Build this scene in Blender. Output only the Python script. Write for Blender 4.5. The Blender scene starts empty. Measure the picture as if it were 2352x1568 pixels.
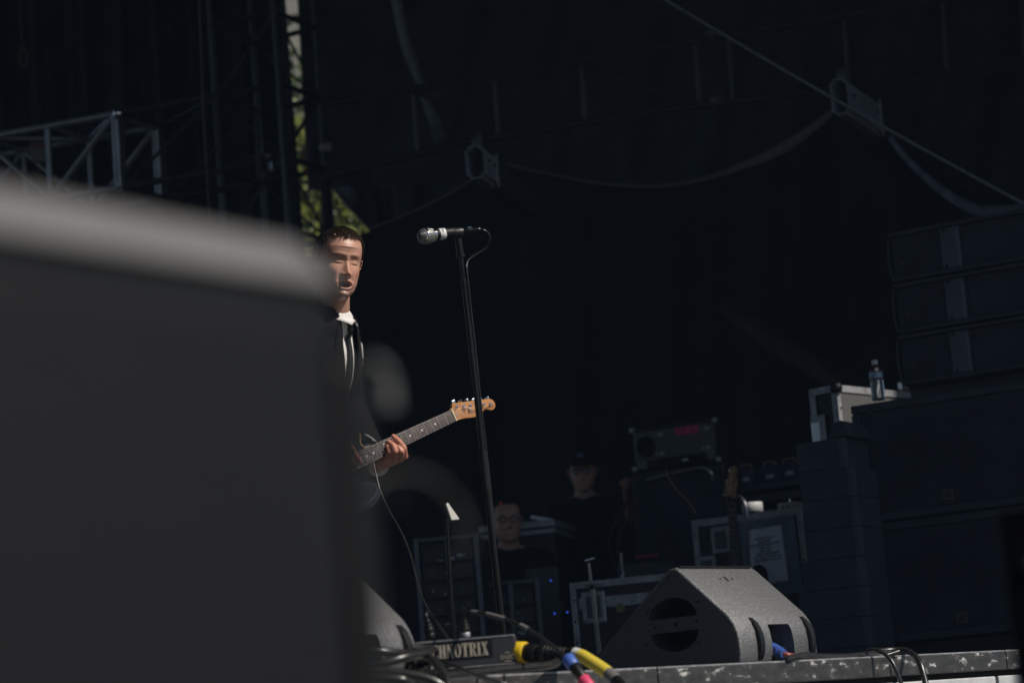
import bpy, bmesh, math, random
import numpy as np
from mathutils.bvhtree import BVHTree
from mathutils import Vector, Matrix, noise, Euler

R = math.radians
random.seed(7)
rng = np.random.default_rng(7)
scene = bpy.context.scene
COL = scene.collection

# ------------------------------------------------------------------ camera, sky, sun, exposure
PITCH, ROLL = R(9.45), R(4.7)
CAM = Vector((0.0, 0.0, -0.17))          # stage deck top is z = 0, the photographer stands in the pit
FPX = 5554.0                              # 85 mm lens, in the units of a 2352 px wide frame
_F = Vector((0, math.cos(PITCH), math.sin(PITCH)))
_R0 = Vector((1, 0, 0))
_U0 = Vector((0, -math.sin(PITCH), math.cos(PITCH)))
_Rt = _R0 * math.cos(ROLL) - _U0 * math.sin(ROLL)
_Up = _R0 * math.sin(ROLL) + _U0 * math.cos(ROLL)

cd = bpy.data.cameras.new('camera')
cam = bpy.data.objects.new('camera', cd)
COL.objects.link(cam)
cam.matrix_world = Matrix((( _Rt.x, _Up.x, -_F.x, CAM.x), (_Rt.y, _Up.y, -_F.y, CAM.y), (_Rt.z, _Up.z, -_F.z, CAM.z), (0, 0, 0, 1)))
cd.lens = 85.0
cd.sensor_width = 36.0
cd.clip_start = 0.05
cd.clip_end = 2000
cd.dof.use_dof = True
cd.dof.focus_distance = 8.25
cd.dof.aperture_fstop = 3.5
scene.camera = cam

SUN_EL, SUN_AZ = R(45), Vector((0.88, -0.47, 0)).normalized()
w = bpy.data.worlds.new('World')
scene.world = w
w.use_nodes = True
nt = w.node_tree
bg = nt.nodes['Background']
sky = nt.nodes.new('ShaderNodeTexSky')
sky.sky_type = 'NISHITA'
sky.sun_disc = False
sky.dust_density = 0.3
sky.ozone_density = 3.0
sky.sun_elevation = SUN_EL
sky.sun_rotation = math.atan2(SUN_AZ.x, SUN_AZ.y)
nt.links.new(sky.outputs[0], bg.inputs[0])
bg.inputs[1].default_value = 0.05
sl = bpy.data.lights.new('sun', 'SUN')
sl.energy = 5.0
sl.angle = R(0.5)
sl.color = (1.0, 0.94, 0.86)
sun = bpy.data.objects.new('sun', sl)
COL.objects.link(sun)
sun_dir = Vector((SUN_AZ.x * math.cos(SUN_EL), SUN_AZ.y * math.cos(SUN_EL), math.sin(SUN_EL)))
sun.rotation_euler = sun_dir.to_track_quat('Z', 'Y').to_euler()
sun.location = (8, -6, 12)
vs = scene.view_settings
vs.view_transform = 'Standard'
vs.look = 'None'
vs.exposure = -0.25
vs.gamma = 1.0
vs.use_curve_mapping = False
try:
    scene.cycles.use_denoising = True
    scene.cycles.max_bounces = 8
    scene.cycles.sample_clamp_indirect = 4.0
except Exception:
    pass


DS = 1.0                                  # depth scale of the things along the deck edge


def P(u, v, d):
    d = d * DS
    return CAM + (_F + _Rt * ((u - 1176) / FPX) + _Up * ((784 - v) / FPX)) * d


# ------------------------------------------------------------------ materials
MATS = {}


def mat(name, col, rough=0.6, metal=0.0, spec=0.5, var=0.0, vscale=8.0, bump=0.0, bscale=200.0, col2=None,
        mix=(0.45, 0.55), emit=None, estr=0.0, trans=0.0, coat=0.0, stretch=None, sss=0.0, attr=None, alpha=1.0, rvar=0.0):
    if name in MATS:
        return MATS[name]
    m = bpy.data.materials.new(name)
    m.use_nodes = True
    N, L = m.node_tree.nodes, m.node_tree.links
    b = N['Principled BSDF']
    c = (*col, 1)
    b.inputs['Base Color'].default_value = c
    b.inputs['Roughness'].default_value = rough
    b.inputs['Metallic'].default_value = metal
    b.inputs['Specular IOR Level'].default_value = spec
    b.inputs['Coat Weight'].default_value = coat
    b.inputs['Alpha'].default_value = alpha
    if trans:
        b.inputs['Transmission Weight'].default_value = trans
    if sss:
        b.inputs['Subsurface Weight'].default_value = sss
        b.inputs['Subsurface Radius'].default_value = (0.012, 0.005, 0.003)
        b.inputs['Subsurface Scale'].default_value = 1.0
    if emit:
        b.inputs['Emission Color'].default_value = (*emit, 1)
        b.inputs['Emission Strength'].default_value = estr
    tc = N.new('ShaderNodeTexCoord')
    mp = N.new('ShaderNodeMapping')
    L.new(tc.outputs['Object'], mp.inputs['Vector'])
    if stretch:
        mp.inputs['Scale'].default_value = stretch
    if col2 is not None or var or rvar:
        nz = N.new('ShaderNodeTexNoise')
        nz.inputs['Scale'].default_value = vscale
        nz.inputs['Detail'].default_value = 6
        nz.inputs['Roughness'].default_value = 0.62
        L.new(mp.outputs[0], nz.inputs['Vector'])
    src = None
    if attr:
        at = N.new('ShaderNodeAttribute')
        at.attribute_name = attr
        src = at.outputs['Color']
        L.new(src, b.inputs['Base Color'])
    if col2 is not None:
        rp = N.new('ShaderNodeMapRange')
        rp.inputs['From Min'].default_value = mix[0]
        rp.inputs['From Max'].default_value = mix[1]
        L.new(nz.outputs['Fac'], rp.inputs['Value'])
        mx = N.new('ShaderNodeMix')
        mx.data_type = 'RGBA'
        mx.inputs['A'].default_value = c
        mx.inputs['B'].default_value = (*col2, 1)
        L.new(rp.outputs[0], mx.inputs['Factor'])
        src = mx.outputs['Result']
        L.new(src, b.inputs['Base Color'])
    if var:
        rp = N.new('ShaderNodeMapRange')
        rp.inputs['From Min'].default_value = 0.3
        rp.inputs['From Max'].default_value = 0.7
        rp.inputs['To Min'].default_value = 1 - var
        rp.inputs['To Max'].default_value = 1 + var
        L.new(nz.outputs['Fac'], rp.inputs['Value'])
        vm = N.new('ShaderNodeVectorMath')
        vm.operation = 'SCALE'
        if src is not None:
            L.new(src, vm.inputs[0])
        else:
            vm.inputs[0].default_value = col
        L.new(rp.outputs[0], vm.inputs['Scale'])
        L.new(vm.outputs[0], b.inputs['Base Color'])
    if rvar:
        rp = N.new('ShaderNodeMapRange')
        rp.inputs['To Min'].default_value = max(0.02, rough - rvar)
        rp.inputs['To Max'].default_value = min(1, rough + rvar)
        L.new(nz.outputs['Fac'], rp.inputs['Value'])
        L.new(rp.outputs[0], b.inputs['Roughness'])
    if bump:
        n2 = N.new('ShaderNodeTexNoise')
        n2.inputs['Scale'].default_value = bscale
        n2.inputs['Detail'].default_value = 3
        L.new(mp.outputs[0], n2.inputs['Vector'])
        bp = N.new('ShaderNodeBump')
        bp.inputs['Strength'].default_value = bump
        bp.inputs['Distance'].default_value = 0.01
        L.new(n2.outputs['Fac'], bp.inputs['Height'])
        L.new(bp.outputs[0], b.inputs['Normal'])
    MATS[name] = m
    return m


M_CLOTH = mat('black_cloth', (0.028, 0.034, 0.040), 0.8, spec=0.2, var=0.5, vscale=3)
M_TARP = mat('hazed_black_tarp', (0.048, 0.058, 0.082), 0.5, spec=0.4, var=0.5, vscale=2.2, bump=0.15, bscale=9)  # blue lift in the colour stands for haze
M_TENT = mat('hazed_tent_black', (0.018, 0.021, 0.027), 0.75, spec=0.2, var=0.4, vscale=2)  # raised and bluish: haze painted into the tent black
M_HEM = mat('hem_webbing', (0.15, 0.14, 0.145), 0.7, var=0.3, vscale=20)
M_STRIP = mat('pale_scrim', (0.29, 0.33, 0.42), 0.7, var=0.35, vscale=9)
M_STEEL = mat('dark_steel', (0.020, 0.022, 0.026), 0.5, metal=0.0, spec=0.4, var=0.4, vscale=12)
M_STEELB = mat('blue_grey_steel', (0.075, 0.09, 0.12), 0.32, spec=0.8, var=0.3, vscale=10)
M_ALU = mat('aluminium', (0.62, 0.62, 0.63), 0.32, metal=0.9, var=0.25, vscale=14, rvar=0.15)
M_ALUM = mat('matt_aluminium', (0.42, 0.42, 0.43), 0.5, metal=0.5, var=0.35, vscale=25, bump=0.1, bscale=60)
M_CHROME = mat('chrome', (0.85, 0.85, 0.86), 0.12, metal=1.0)
M_BLACK = mat('black_paint', (0.007, 0.007, 0.0075), 0.5, spec=0.3, var=0.3, vscale=15)
M_BLACKG = mat('black_gloss', (0.004, 0.004, 0.0045), 0.2, spec=0.5)
M_RUBBER = mat('black_rubber', (0.0055, 0.0055, 0.0055), 0.4, spec=0.5, var=0.4, vscale=60, bump=0.1, bscale=300)
M_CABLE = mat('grey_black_cable', (0.022, 0.021, 0.020), 0.3, spec=0.6, var=0.35, vscale=45)
M_WEDGE = mat('textured_black_coat', (0.20, 0.20, 0.204), 0.60, metal=0.95, spec=0.6, var=0.45, vscale=240, bump=0.35, bscale=240)
M_GRILLE = mat('black_grille', (0.0066, 0.0064, 0.0076), 0.55, spec=0.3, var=0.25, vscale=40, stretch=(0.4, 0.4, 8))
M_TRIM = mat('grey_trim', (0.155, 0.15, 0.147), 0.6, var=0.15, vscale=6)  # plain grey, paler than the cabinet it edges
M_PA = mat('hazed_speaker_paint', (0.048, 0.055, 0.071), 0.6, spec=0.4, var=0.3, vscale=6, bump=0.15, bscale=250)  # bluish lift imitates haze in front of the speakers
M_PAG = mat('hazed_grille_cloth', (0.036, 0.042, 0.056), 0.75, spec=0.25, var=0.35, vscale=5)  # cloth tinted blue, haze put into the colour
M_PAL = mat('hazed_fin_grey', (0.090, 0.104, 0.135), 0.55, var=0.2, vscale=5)  # fin grey with the same painted haze tint
M_PLY = mat('grey_laminate', (0.10, 0.098, 0.092), 0.6, var=0.25, vscale=40, bump=0.1, bscale=200)
M_CASEB = mat('black_laminate', (0.022, 0.024, 0.030), 0.5, var=0.3, vscale=20)
M_WHITE = mat('white_plastic', (0.75, 0.74, 0.72), 0.5)
M_PAPER = mat('printed_paper', (0.76, 0.76, 0.82), 0.8, var=0.06, vscale=9)
M_SLEEVE = mat('clear_sleeve', (0.17, 0.21, 0.25), 0.25, spec=0.6, var=0.3, vscale=7)
M_INK = mat('ink', (0.03, 0.03, 0.04), 0.8)
M_PINK = mat('pink_tape', (0.75, 0.04, 0.16), 0.6, var=0.1)
M_YEL = mat('yellow_plastic', (0.75, 0.50, 0.02), 0.4, var=0.12, vscale=30, col2=(0.5, 0.33, 0.03), mix=(0.6, 0.75))
M_YELS = mat('yellow_sleeve', (0.72, 0.56, 0.07), 0.35, var=0.1, vscale=30)
M_BLUE = mat('blue_plastic', (0.06, 0.13, 0.45), 0.4, var=0.1)
M_PINKP = mat('pink_plastic', (0.72, 0.07, 0.16), 0.4)
M_RED = mat('red_tape', (0.35, 0.03, 0.05), 0.5)
M_GREENT = mat('green_tape', (0.02, 0.42, 0.13), 0.6)
M_LIME = mat('lime_tape', (0.55, 0.62, 0.03), 0.6)
M_SHIRT = mat('white_cotton', (0.74, 0.71, 0.67), 0.8, var=0.08, vscale=20, bump=0.1, bscale=60)
M_SUIT = mat('black_suit_wool', (0.007, 0.007, 0.0075), 0.8, spec=0.15, var=0.35, vscale=30, bump=0.15, bscale=400)
M_TIE = mat('black_silk', (0.010, 0.010, 0.0105), 0.5, var=0.2, vscale=30)
M_SKIN = mat('skin', (0.5, 0.28, 0.2), 0.40, spec=0.5, sss=0.2, attr='tint', bump=0.12, bscale=420)
M_SKIN2 = mat('skin_shade', (0.40, 0.22, 0.17), 0.5, var=0.1, vscale=40)
M_HAIR = mat('wet_brown_hair', (0.045, 0.029, 0.018), 0.26, spec=0.6, var=0.4, vscale=80)
M_TEE = mat('black_tshirt', (0.012, 0.012, 0.013), 0.85, spec=0.15)
M_MAPLE = mat('tinted_maple', (0.53, 0.225, 0.065), 0.28, spec=0.5, coat=0.4, var=0.22, vscale=22, stretch=(0.35, 2.2, 1))
M_MAPLE2 = mat('aged_maple', (0.50, 0.27, 0.09), 0.4, var=0.2, vscale=22, stretch=(0.35, 2.2, 1))
M_ROSE = mat('rosewood', (0.045, 0.024, 0.021), 0.5, var=0.5, vscale=40, stretch=(0.3, 3, 1))
M_FRET = mat('fret_wire', (0.62, 0.60, 0.56), 0.3, metal=1.0)
M_STRING = mat('string_wire', (0.36, 0.35, 0.33), 0.4, metal=1.0)
M_PEARL = mat('inlay', (0.72, 0.68, 0.55), 0.4)
M_BONE = mat('bone_nut', (0.70, 0.62, 0.40), 0.4)
M_GBODY = mat('black_lacquer', (0.008, 0.008, 0.009), 0.12, spec=0.6, coat=0.6)
M_LEAD = mat('lead_text', (0.36, 0.32, 0.26), 0.6, var=0.12, vscale=60)
M_BOX = mat('charcoal_enamel', (0.030, 0.030, 0.034), 0.45, var=0.2, vscale=30)
M_TANS = mat('tan_strap', (0.30, 0.19, 0.10), 0.7)
M_DECKE = mat('worn_black_edge', (0.045, 0.043, 0.042), 0.4, spec=0.6, col2=(0.38, 0.37, 0.36), mix=(0.59, 0.69), vscale=30, var=0.5, stretch=(.75, 1, 1.5))
M_GALV = mat('galvanised_panel', (0.55, 0.56, 0.56), 0.5, var=0.18, vscale=12)
M_DECK = mat('black_stage_ply', (0.022, 0.021, 0.020), 0.6, var=0.4, vscale=6)
M_GLASSES = mat('spectacle_lens', (0.10, 0.11, 0.13), 0.05, spec=1.0)
M_PET = mat('clear_plastic', (0.96, 0.97, 0.98), 0.06, trans=0.97, spec=0.5)
M_WATERL = mat('bottle_label', (0.10, 0.30, 0.52), 0.4, col2=(0.45, 0.55, 0.6), mix=(0.5, 0.55), vscale=30)
M_LEDB = mat('blue_led', (0.02, 0.05, 0.4), 0.4, emit=(0.05, 0.14, 1.0), estr=0.5)
M_LEDG = mat('green_led', (0.02, 0.2, 0.03), 0.4, emit=(0.05, 0.6, 0.08), estr=0.12)
M_LEDR = mat('red_led', (0.3, 0.02, 0.01), 0.4, emit=(1.0, 0.08, 0.02), estr=0.25)
M_ROPE = mat('steel_rope', (0.17, 0.18, 0.20), 0.45, metal=0.4, var=0.3, vscale=60)

# ------------------------------------------------------------------ mesh helpers


def frame(d):
    d = Vector(d).normalized()
    a = Vector((0, 0, 1)) if abs(d.z) < 0.9 else Vector((1, 0, 0))
    x = d.cross(a).normalized()
    return x, d.cross(x).normalized(), d


class MB:
    def __init__(s):
        s.v, s.f, s.sm = [], [], []

    def add(s, vs, fs, smooth=False):
        o = len(s.v)
        s.v += [Vector(p) for p in vs]
        s.f += [tuple(i + o for i in f) for f in fs]
        s.sm += [smooth] * len(fs)
        return s

    def box(s, c, size, rot=None, bev=0.0):
        hx, hy, hz = [k / 2 for k in size]
        if bev <= 0:
            vs = [Vector((sx * hx, sy * hy, sz * hz)) for sz in (-1, 1) for sy in (-1, 1) for sx in (-1, 1)]
            fs = [(0, 2, 3, 1), (4, 5, 7, 6), (0, 1, 5, 4), (2, 6, 7, 3), (0, 4, 6, 2), (1, 3, 7, 5)]
        else:
            bm = bmesh.new()
            bmesh.ops.create_cube(bm, size=1.0, matrix=Matrix.Diagonal((size[0], size[1], size[2], 1)))
            bmesh.ops.bevel(bm, geom=bm.edges[:], offset=bev, segments=2, affect='EDGES', profile=0.5)
            bm.verts.index_update()
            vs = [v.co.copy() for v in bm.verts]
            fs = [tuple(v.index for v in f.verts) for f in bm.faces]
            bm.free()
        M = rot.to_matrix() if isinstance(rot, Euler) else rot
        vs = [(M @ p if M else p) + Vector(c) for p in vs]
        return s.add(vs, fs)

    def cyl(s, p0, p1, r0, r1=None, n=12, cap=True):
        r1 = r0 if r1 is None else r1
        p0, p1 = Vector(p0), Vector(p1)
        x, y, z = frame(p1 - p0)
        vs = []
        for p, r in ((p0, r0), (p1, r1)):
            for k in range(n):
                a = 2 * math.pi * k / n
                vs.append(p + x * (r * math.cos(a)) + y * (r * math.sin(a)))
        fs = [(k, (k + 1) % n, n + (k + 1) % n, n + k) for k in range(n)]
        s.add(vs, fs, True)
        if cap:
            s.add(vs, [tuple(range(n - 1, -1, -1)), tuple(range(n, 2 * n))])
        return s

    def tube(s, pts, r, n=8, rad=None, cap=True):
        pts = [Vector(p) for p in pts]
        m = len(pts)
        vs = []
        x = None
        for i, p in enumerate(pts):
            t = (pts[min(i + 1, m - 1)] - pts[max(i - 1, 0)]).normalized()
            if x is None:
                x, y, _ = frame(t)
            else:
                x = (x - t * x.dot(t)).normalized()
                y = t.cross(x)
            rr = rad[i] if rad else r
            for k in range(n):
                a = 2 * math.pi * k / n
                vs.append(p + x * (rr * math.cos(a)) + y * (rr * math.sin(a)))
        fs = [(i * n + k, i * n + (k + 1) % n, (i + 1) * n + (k + 1) % n, (i + 1) * n + k) for i in range(m - 1) for k in range(n)]
        s.add(vs, fs, True)
        if cap:
            s.add(vs, [tuple(range(n - 1, -1, -1)), tuple((m - 1) * n + k for k in range(n))])
        return s

    def lathe(s, prof, n=24, M=None):
        M = M or Matrix.Identity(4)
        vs = [M @ Vector((r * math.cos(2 * math.pi * k / n), r * math.sin(2 * math.pi * k / n), z)) for r, z in prof for k in range(n)]
        fs = [(i * n + k, i * n + (k + 1) % n, (i + 1) * n + (k + 1) % n, (i + 1) * n + k) for i in range(len(prof) - 1) for k in range(n)]
        fs2 = [tuple(range(n - 1, -1, -1)), tuple((len(prof) - 1) * n + k for k in range(n))]
        s.add(vs, fs, True)
        return s.add(vs, fs2)

    def prism(s, poly, a0, a1, axes, bev=0.0):
        """poly of 2-d points spanned by axes[0], axes[1], extruded along axes[2] from a0 to a1"""
        A, B, C = [Vector(k) for k in axes]
        n = len(poly)
        vs = [A * p[0] + B * p[1] + C * a for a in (a0, a1) for p in poly]
        fs = [(k, (k + 1) % n, n + (k + 1) % n, n + k) for k in range(n)] + [tuple(range(n - 1, -1, -1)), tuple(range(n, 2 * n))]
        if bev > 0:
            bm = bmesh.new()
            bv = [bm.verts.new(v) for v in vs]
            for f in fs:
                bm.faces.new([bv[i] for i in f])
            bmesh.ops.recalc_face_normals(bm, faces=bm.faces[:])
            es = [e for e in bm.edges if len(e.link_faces) == 2 and e.calc_face_angle(0) > 0.7]
            bmesh.ops.bevel(bm, geom=es, offset=bev, segments=3, affect='EDGES', profile=0.5, clamp_overlap=True)
            bm.verts.index_update()
            vs = [v.co.copy() for v in bm.verts]
            fs = [tuple(v.index for v in f.verts) for f in bm.faces]
            bm.free()
        return s.add(vs, fs)

    def build(s, name, m, parent=None, smooth=None, recalc=True):
        me = bpy.data.meshes.new(name)
        me.from_pydata([tuple(p) for p in s.v], [], s.f)
        sm = s.sm if smooth is None else [smooth] * len(s.f)
        me.polygons.foreach_set('use_smooth', sm)
        if recalc:
            bm = bmesh.new()
            bm.from_mesh(me)
            bmesh.ops.recalc_face_normals(bm, faces=bm.faces[:])
            bm.to_mesh(me)
            bm.free()
        me.update()
        return link(name, me, m, parent)


def link(name, me, m, parent=None):
    o = bpy.data.objects.new(name, me)
    if m:
        me.materials.clear()
        me.materials.append(m)
    COL.objects.link(o)
    if parent:
        o.parent = parent
    return o


def tag(o, label, cat, group=None, kind=None):
    if label:
        o['label'] = label
    if cat:
        o['category'] = cat
    if group:
        o['group'] = group
    if kind:
        o['kind'] = kind
    return o


def thing(name, label, cat, loc=(0, 0, 0), yaw=0.0, group=None, M=None):
    o = bpy.data.objects.new(name, None)
    o.empty_display_size = 0.1
    COL.objects.link(o)
    if M is not None:
        o.matrix_world = M
    else:
        o.location = loc
        o.rotation_euler = (0, 0, yaw)
    return tag(o, label, cat, group)


def settle(o):
    """move a world-built mesh's origin to its lowest point"""
    me = o.data
    co = np.empty(len(me.vertices) * 3)
    me.vertices.foreach_get('co', co)
    co = co.reshape(-1, 3)
    b = Vector((co[:, 0].mean(), co[:, 1].mean(), co[:, 2].min()))
    me.transform(Matrix.Translation(-b))
    o.location = b
    return o


def spline(pts, k=8):
    pts = [Vector(p) for p in pts]
    q = [pts[0] * 2 - pts[1]] + pts + [pts[-1] * 2 - pts[-2]]
    out = []
    for i in range(1, len(q) - 2):
        a, b, c, d = q[i - 1:i + 3]
        for j in range(k):
            t = j / k
            out.append(0.5 * ((2 * b) + (c - a) * t + (2 * a - 5 * b + 4 * c - d) * t * t + (3 * b - a - 3 * c + d) * t ** 3))
    out.append(pts[-1])
    return out


def cable(name, label, pts, r, m, k=8, n=8, parent=None):
    o = MB().tube(spline([P(*p) if len(p) == 3 else p for p in pts], k), r * DS, n).build(name, m, parent)
    if label:
        settle(o)
        tag(o, label, 'cable')
    return o


def text_mesh(s, size, ext=0.0004, align='CENTER', shear=0.0):
    c = bpy.data.curves.new('txt', 'FONT')
    c.body = s
    c.size = size
    c.extrude = ext
    c.align_x = align
    c.align_y = 'CENTER'
    c.shear = shear
    c.resolution_u = 2
    o = bpy.data.objects.new('txt', c)
    COL.objects.link(o)
    dg = bpy.context.evaluated_depsgraph_get()
    me = bpy.data.meshes.new_from_object(o.evaluated_get(dg))
    bpy.data.objects.remove(o)
    return me


def place_text(name, s, size, m, parent, M, ext=0.0004, shear=0.0):
    me = text_mesh(s, size, ext, shear=shear)
    me.transform(M)
    return link(name, me, m, parent)


def axes_matrix(o, x, y, z):
    x, y, z = Vector(x), Vector(y), Vector(z)
    return Matrix(((x.x, y.x, z.x, o[0]), (x.y, y.y, z.y, o[1]), (x.z, y.z, z.z, o[2]), (0, 0, 0, 1)))


# ------------------------------------------------------------------ blob bodies (capsules and ellipsoids joined by voxel remesh)


class Blob:
    def __init__(s):
        s.bm = bmesh.new()

    def ball(s, c, r, rot=None, sub=3):
        r = (r, r, r) if not hasattr(r, '__len__') else r
        M = Matrix.Translation(Vector(c)) @ ((rot.to_4x4() if rot else Matrix.Identity(4)) @ Matrix.Diagonal((*r, 1)))
        bmesh.ops.create_icosphere(s.bm, subdivisions=sub, radius=1.0, matrix=M)
        return s

    def cap(s, p0, r0, p1, r1):
        p0, p1 = Vector(p0), Vector(p1)
        s.ball(p0, r0)
        s.ball(p1, r1)
        x, y, z = frame(p1 - p0)
        n = 20
        a = [s.bm.verts.new(p0 + (x * math.cos(2 * math.pi * k / n) + y * math.sin(2 * math.pi * k / n)) * r0 * 0.995) for k in range(n)]
        b = [s.bm.verts.new(p1 + (x * math.cos(2 * math.pi * k / n) + y * math.sin(2 * math.pi * k / n)) * r1 * 0.995) for k in range(n)]
        for k in range(n):
            s.bm.faces.new((a[k], a[(k + 1) % n], b[(k + 1) % n], b[k]))
        s.bm.faces.new(a[::-1])
        s.bm.faces.new(b)
        return s

    def chain(s, pr):
        for (a, ra), (b, rb) in zip(pr[:-1], pr[1:]):
            s.cap(a, ra, b, rb)
        return s

    def mesh(s, voxel, smooth=4, fold=0.0, fscale=9.0, seed=0):
        me = bpy.data.meshes.new('blob')
        bmesh.ops.recalc_face_normals(s.bm, faces=s.bm.faces[:])
        s.bm.to_mesh(me)
        s.bm.free()
        o = bpy.data.objects.new('blob', me)
        COL.objects.link(o)
        md = o.modifiers.new('r', 'REMESH')
        md.mode = 'VOXEL'
        md.voxel_size = voxel
        if smooth:
            ms = o.modifiers.new('s', 'SMOOTH')
            ms.factor = 0.5
            ms.iterations = smooth
        dg = bpy.context.evaluated_depsgraph_get()
        out = bpy.data.meshes.new_from_object(o.evaluated_get(dg))
        bpy.data.objects.remove(o)
        if fold:
            nv = [(v.co.copy(), v.normal.copy()) for v in out.vertices]
            for v, (c, nn) in zip(out.vertices, nv):
                q = Vector((c.x * fscale, c.y * fscale, c.z * fscale * 0.55 + seed))
                f = noise.noise(q + Vector((noise.noise(q * 0.7) * 1.5, 0, 0))) + 0.5 * noise.noise(q * 2.3)
                v.co = c + nn * (f * fold)
        out.polygons.foreach_set('use_smooth', [True] * len(out.polygons))
        return out


def join_meshes(name, meshes, m, parent=None):
    bm = bmesh.new()
    for me in meshes:
        bm.from_mesh(me)
    out = bpy.data.meshes.new(name)
    bm.to_mesh(out)
    bm.free()
    return link(name, out, m, parent)


def tint(me, fn, base):
    if 'tint' in me.attributes:
        return me
    a = me.color_attributes.new('tint', 'FLOAT_COLOR', 'POINT')
    arr = np.ones((len(me.vertices), 4), dtype=np.float32)
    for i, v in enumerate(me.vertices):
        arr[i, :3] = fn(v.co) if fn else base
    a.data.foreach_set('color', arr.ravel())
    return me


SKIN = np.array((0.56, 0.30, 0.21))


def interp(z, tab):
    return np.interp(z, [t[0] for t in tab], [t[1] for t in tab])


HEADW = [(-.132, .004), (-.130, .013), (-.126, .026), (-.115, .042), (-.10, .0550), (-.075, .0650), (-.04, .0705), (0, .0725), (.04, .0745), (.07, .071), (.092, .059), (.106, .043), (.115, .024), (.119, .006)]
HEADF = [(-.132, .036), (-.130, .048), (-.126, .064), (-.115, .079), (-.10, .083), (-.075, .083), (-.04, .084), (-.01, .081), (0, .081), (.02, .0868), (.05, .088), (.075, .078), (.092, .062), (.106, .043), (.115, .024), (.119, .006)]
HEADB = [(-.132, -.028), (-.128, -.02), (-.115, -.005), (-.10, .018), (-.075, .045), (-.04, .080), (0, .096), (.04, .103), (.07, .094), (.092, .073), (.106, .05), (.115, .026), (.119, .006)]


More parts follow.
